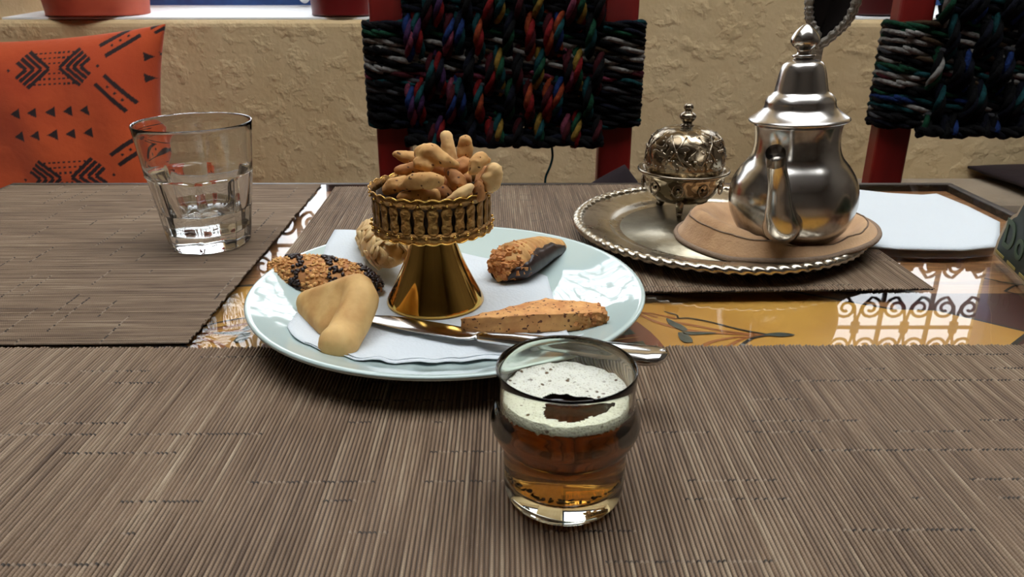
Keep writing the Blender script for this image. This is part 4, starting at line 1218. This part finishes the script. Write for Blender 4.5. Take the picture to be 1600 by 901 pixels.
# ------------------------------------------------------------------ chairs with woven backs
def rope_mesh(path, cols, r=.0072, strands=3, twist=52., seg=6, step=.006):
    """path: list of points; a twisted rope of `strands` yarns"""
    P = [Vector(p) for p in path]; D = [0]
    for a, b in zip(P, P[1:]): D.append(D[-1] + (b-a).length)
    n = max(4, int(D[-1]/step)); pts = []; i = 0
    for k in range(n+1):
        s = D[-1]*k/n
        while i < len(P)-2 and D[i+1] < s: i += 1
        pts.append((P[i].lerp(P[i+1], (s-D[i])/max(D[i+1]-D[i], 1e-9)), s))
    bm = bmesh.new(); cl = bm.verts.layers.float_color.new('col')
    t0 = (P[-1]-P[0]).normalized() if (P[-1]-P[0]).length > 1e-6 else Vector((0, 0, 1))
    ref = Vector((0, 1, 0)); a1 = (ref - t0*ref.dot(t0)).normalized(); a2 = t0.cross(a1)
    for st_ in range(strands):
        pp_ = [p + (a1*math.cos(s*twist*2 + 2*PI*st_/strands) + a2*math.sin(s*twist*2 + 2*PI*st_/strands))*r*.5 for p, s in pts]
        b0 = len(bm.verts); tube(bm, pp_, r*.56, seg)
        bm.verts.ensure_lookup_table()
        c = cols[st_ % len(cols)]
        for v in bm.verts[b0:]: v[cl] = c
    bmesh.ops.recalc_face_normals(bm, faces=bm.faces)
    me = bpy.data.meshes.new('rope'); bm.to_mesh(me); bm.free()
    return me

def K_(*c): return tuple(v*.36 for v in srgb(*c)[:3]) + (1,)
BLACK, NAVY, WHITE, MAR, RED, ORG, TEAL, GRN, YEL, BLU, PUR, PINK, GRY, BRN = (K_(9,8,10), K_(17,21,40), K_(200,194,186), K_(92,24,32), K_(172,34,34), K_(196,84,42), K_(28,92,96), K_(30,92,62), K_(190,150,60), K_(40,70,140), K_(92,54,104), K_(170,80,104), K_(104,104,108), K_(92,70,46))

def chair(label, cx, warp_cols, weft_cols, panel_bottom, dark=1.0, loose=True):
    t = thing('dining_chair', label, 'chair', (cx, 1.12, 0), group='rope-backed red chairs')
    W = .170                                   # half width between post centres
    for s in (-1, 1):
        bevel(boxobj('post', (s*W*.94-.024, s*W*.94+.024, -.014, .016, 0, .962), REDWOOD, t), .004)
        bevel(boxobj('leg', (s*W*.94-.02, s*W*.94+.02, -.36, -.32, 0, .43), REDWOOD, t), .004)
    bevel(boxobj('seat', (-.19, .19, -.37, -.02, .43, .455), REDWOOD, t), .006)
    bevel(boxobj('top_rail', (-.136, .136, -.010, .012, .925, .952), REDWOOD, t), .004)
    # horizontal ropes wound round both posts
    top, bot = .896, .7535
    nrow = len(weft_cols); pit = (top-bot)/nrow
    for i, cols in enumerate(weft_cols):
        z = top - (i+.5)*pit
        loop = []
        for x in np.linspace(-W-.008, W+.008, 30): loop.append((x, -.024 - .003*math.cos(x*130 + (i % 2)*PI), z + .002*math.sin(x*40+i)))
        loop += [(W+.020, -.015, z), (W+.024, 0, z), (W+.018, .018, z), (W*.6, .022, z), (-W*.6, .022, z), (-W-.018, .018, z), (-W-.024, 0, z), (-W-.020, -.015, z), loop[0], loop[1]]
        me = rope_mesh(loop, cols, r=pit*.60, step=.007, twist=38)
        link('horizontal_rope', me, YARN, t)
    for i, z in enumerate(list(np.arange(top + pit*.5, .952, pit)) + [bot - pit*.5, bot - pit*1.25]):
        if z < panel_bottom + .004: continue
        pth = [(x, -.024 - .003*math.cos(x*130 + i*PI), z) for x in np.linspace(-W*.80, W*.80, 26)]
        link('horizontal_rope', rope_mesh(pth, [BLACK, NAVY, BLACK] if i % 2 else [BLACK, BLACK, TEAL], r=pit*.60, step=.007, twist=38), YARN, t)
    # upright ropes woven in front, from the top rail to the fringe
    nw = len(warp_cols); x0, x1 = -W*.76, W*.76
    px_ = (x1-x0)/(nw-1)
    for j, (cols, ph0) in enumerate(warp_cols):
        x = x0 + px_*j; path = []
        zb = panel_bottom + .004*math.sin(j*2.1)
        for k in range(45):
            z = .958 + (zb-.958)*k/44
            wv = math.sin(2*PI*(top - z)/(4*pit*2) + ph0)
            path.append((x + .002*math.sin(z*60+j), -.0275 - .0105*wv, z))
        me = rope_mesh(path, cols, r=px_*.56, step=.006, twist=55)
        link('upright_rope', me, YARN, t)
    # knotted lower cord
    me = rope_mesh([(x, -.034, panel_bottom+.004 + .002*math.sin(x*90)) for x in np.linspace(x0-.01, x1+.01, 40)], [BLACK, BLACK, NAVY], r=.009, step=.007)
    link('lower_cord', me, YARN, t)
    if loose:
        bm = bmesh.new(); cl = bm.verts.layers.float_color.new('col')
        tube(bm, smoothprof([(.067, -.03, panel_bottom), (.069, -.03, panel_bottom-.018), (.066, -.031, panel_bottom-.032), (.060, -.03, panel_bottom-.048), (.059, -.03, panel_bottom-.062)], 6), .0017, 6)
        for v in bm.verts: v[cl] = TEAL
        obj('loose_thread', bm, YARN, t)
    return t

rw = random.Random(21)
warpA = [([PUR, BLU, PINK], 0), ([PUR, TEAL, RED], .4), ([TEAL, MAR, BLACK], 2.6), ([NAVY, RED, PUR], 3.0), ([BLU, MAR, PINK], .3), ([BLU, NAVY, TEAL], .6),
         ([BLACK, NAVY, BLACK], 3.2), ([ORG, TEAL, RED], .2), ([BLACK, MAR, RED], 2.9), ([GRN, YEL, TEAL], 3.3), ([BLACK, NAVY, GRN], .5), ([BLACK, BLACK, MAR], 3.1),
         ([RED, ORG, MAR], .2), ([GRN, TEAL, YEL], 3.4), ([RED, MAR, ORG], .3), ([TEAL, ORG, BLU], .6), ([BLACK, MAR, PINK], 3.1), ([RED, YEL, GRN], 3.3), ([GRN, BLACK, TEAL], .4), ([BLACK, MAR, BLACK], 3.0)]
weftA = [[NAVY, BLACK, TEAL], [NAVY, GRN, BLACK], [BLACK, WHITE, BLACK], [WHITE, BLACK, BRN], [WHITE, BLACK, WHITE], [BLACK, WHITE, NAVY], [MAR, BLACK, PINK], [TEAL, BLACK, GRY], [BLACK, GRY, NAVY],
         [BLACK, BLACK, NAVY], [BLACK, NAVY, BLACK], [BLACK, BLACK, BLACK], [NAVY, BLACK, TEAL]]
chair('red wooden chair with a multicoloured woven rope back, straight across the table', -.011, warpA, weftA, .732)
warpB = [([WHITE, BLACK, GRN], .3 if j % 2 else 3.2) if j == 0 else ([[NAVY, BLACK, BLACK], [BLACK, TEAL, NAVY], [BLACK, BLACK, NAVY], [NAVY, BLU, BLACK]][j % 4], [0.2, 3.2][(j//2) % 2]) for j in range(20)]
weftB = [[BRN, GRN, BLACK], [GRN, WHITE, BLACK], [BRN, WHITE, BLACK], [BLACK, WHITE, GRY], [BRN, BLACK, WHITE], [BLACK, GRN, TEAL], [TEAL, WHITE, MAR], [BRN, WHITE, BLACK], [BLACK, BLACK, GRN],
         [TEAL, BLU, BLACK], [WHITE, TEAL, BLACK], [BLACK, BLACK, GRY], [BLACK, NAVY, BLACK]]
chair('red chair with a dark navy and green woven rope back, at the far right', .710, warpB, weftB, .745, loose=False)

# ------------------------------------------------------------------ cushions
def pillow(name, half, thick, n, loc, rot, mat, label, pinch=.09, paintfn=None):
    N = n; a = np.linspace(-1, 1, N+1); A, B = np.meshgrid(a, a, indexing='ij')
    infl = np.clip((1-np.abs(A)**3.2), 0, 1)**.6*np.clip((1-np.abs(B)**3.2), 0, 1)**.6
    X = half*A*(1 - pinch*(1-B*B)*np.abs(A)**2); Z = half*B*(1 - min(pinch, .06)*(1-A*A)*np.abs(B)**2)
    wr = .004*np.sin(A*9 + B*4)*infl
    front = np.stack([X, -(thick*infl + .002 + wr), Z], -1).reshape(-1, 3); back = np.stack([X, thick*infl + .002, Z], -1).reshape(-1, 3)
    V = np.concatenate([front, back]); idx = np.arange((N+1)**2).reshape(N+1, N+1)
    q = np.stack([idx[:-1, :-1], idx[1:, :-1], idx[1:, 1:], idx[:-1, 1:]], -1).reshape(-1, 4)
    off = (N+1)**2
    F = [*q.tolist(), *(q[:, ::-1] + off).tolist()]
    ring = list(idx[:, 0]) + list(idx[-1, 1:]) + list(idx[-2::-1, -1]) + list(idx[0, -2:0:-1])
    for k in range(len(ring)): F.append([int(ring[k]), int(ring[k]+off), int(ring[(k+1) % len(ring)]+off), int(ring[(k+1) % len(ring)])])
    me = bpy.data.meshes.new(name); me.from_pydata(V.tolist(), [], F); me.update()
    bmx = bmesh.new(); bmx.from_mesh(me); bmesh.ops.recalc_face_normals(bmx, faces=bmx.faces); bmx.to_mesh(me); bmx.free()
    if paintfn is not None:
        ink = np.concatenate([paintfn(X.ravel(), Z.ravel()), paintfn(X.ravel(), Z.ravel())]).astype(np.float32)
        at = me.attributes.new('ink', 'FLOAT', 'POINT'); at.data.foreach_set('value', ink)
    o = link(name, me, mat, None, True, loc); o.rotation_euler = rot
    return tag(o, label, 'cushion')

# printed motifs: bars, dotted rows, nested chevrons and triangles (cushion plane in cm-like units, origin at centre)
POLY = []
def quad(x, y, w, h, ang):
    c, s = math.cos(ang), math.sin(ang)
    POLY.append([(x + c*a - s*b, y + s*a + c*b) for a, b in ((-w, -h), (w, -h), (w, h), (-w, h))])
def tri(x, y, s, d):
    d = -d; POLY.append([(x - d*s*.55, y), (x + d*s*.45, y + s*.55), (x + d*s*.45, y - s*.55)])
def barpair(x, y, ang, L=28, g=9):
    c, s = math.cos(ang), math.sin(ang)
    for k in (-1, 1): quad(x - s*g*k, y + c*g*k, L, 3.1, ang)
    for k in (-1, 0, 1): quad(x + c*13*k, y + s*13*k, 1.8, 1.8, ang)
def diamond(x, y):
    for sgn in (-1, 1):
        for k in range(4):
            ax_ = x + sgn*(8 + 11*k); hgt = 27 - 5*k
            for u in (-1, 1):
                ex, ey = ax_ + sgn*(hgt*1.15)*1.0, y + u*hgt
                mx, my = (ax_+ex)/2, (y+ey)/2
                quad(mx, my, math.hypot(ex-ax_, ey-y)/2, 2.7, math.atan2(ey-y, ex-ax_))
        quad(x + sgn*66, y, 2, 2, .7)
    for r in range(-3, 4):
        if r == 0: continue
        w_ = abs(r)*8
        for k in range(-abs(r)*1 - 1, abs(r)*1 + 2): quad(x + k*7.2, y + r*7.6, 2., 1.4, 0)
# motif coordinates in picture-like units (3 units = 1 unit of cushion mm scale), y up
for yy in (0, -160): 
    for xx in (0, -265):
        diamond(80 + xx, 113 + yy)
        barpair(175 + xx, 149 + yy, .55); barpair(166 + xx, 72 + yy, -.85); 
        for k in range(5):
            for r in range(2): tri(120 - 25*k + xx, 50 - 33*r + yy, 14, -1) if True else None
        for r in range(2):
            for k in range(2): tri(212 + 18*k + xx - 3*r, 124 - 31*r + yy, 13, 1) 
for k in range(3): quad(226 + k*6, 180 - k*7, 17, 2.4, .5)
for k in range(6): quad(60 + k*20, 166, 5, 1.6, .2 if k % 2 else -.2)
S_u = .48/430.
def ink(X, Z):
    x = X/S_u*1.0 + 30; y = Z/S_u - 37
    out = np.zeros(len(x), bool)
    for P in POLY:
        P = np.array(P); x0, y0 = P.min(0); x1, y1 = P.max(0)
        m = np.nonzero((x >= x0) & (x <= x1) & (y >= y0) & (y <= y1))[0]
        if not len(m): continue
        ins = np.ones(len(m), bool); sgn = np.zeros(len(m))
        pos = np.ones(len(m), bool); neg = np.ones(len(m), bool)
        for k in range(len(P)):
            a, b = P[k], P[(k+1) % len(P)]; cr = (b[0]-a[0])*(y[m]-a[1]) - (b[1]-a[1])*(x[m]-a[0])
            pos &= cr >= 0; neg &= cr <= 0
        out[m[pos | neg]] = True
    return out.astype(np.float32)
pillow('cushion', .232, .062, 330, (-.805, 1.335, .636), (math.radians(-9), math.radians(-3.2), 0), CUSHION, 'orange cushion printed with black chevrons, bars and triangles, leaning by the wall', .17, ink)
pillow('cushion', .092, .028, 24, (.131, 1.040, .5835), (math.radians(-6), math.radians(-34), 0), PLUM, 'dark plum cushion set on the middle chair, only its top showing over the table', -.05)
pillow('cushion', .12, .012, 24, (1.03, 1.390, .6035), (math.radians(90), 0, math.radians(4)), PLUM, 'flat dark plum cushion lying on the plaster ledge at the right edge', .05)
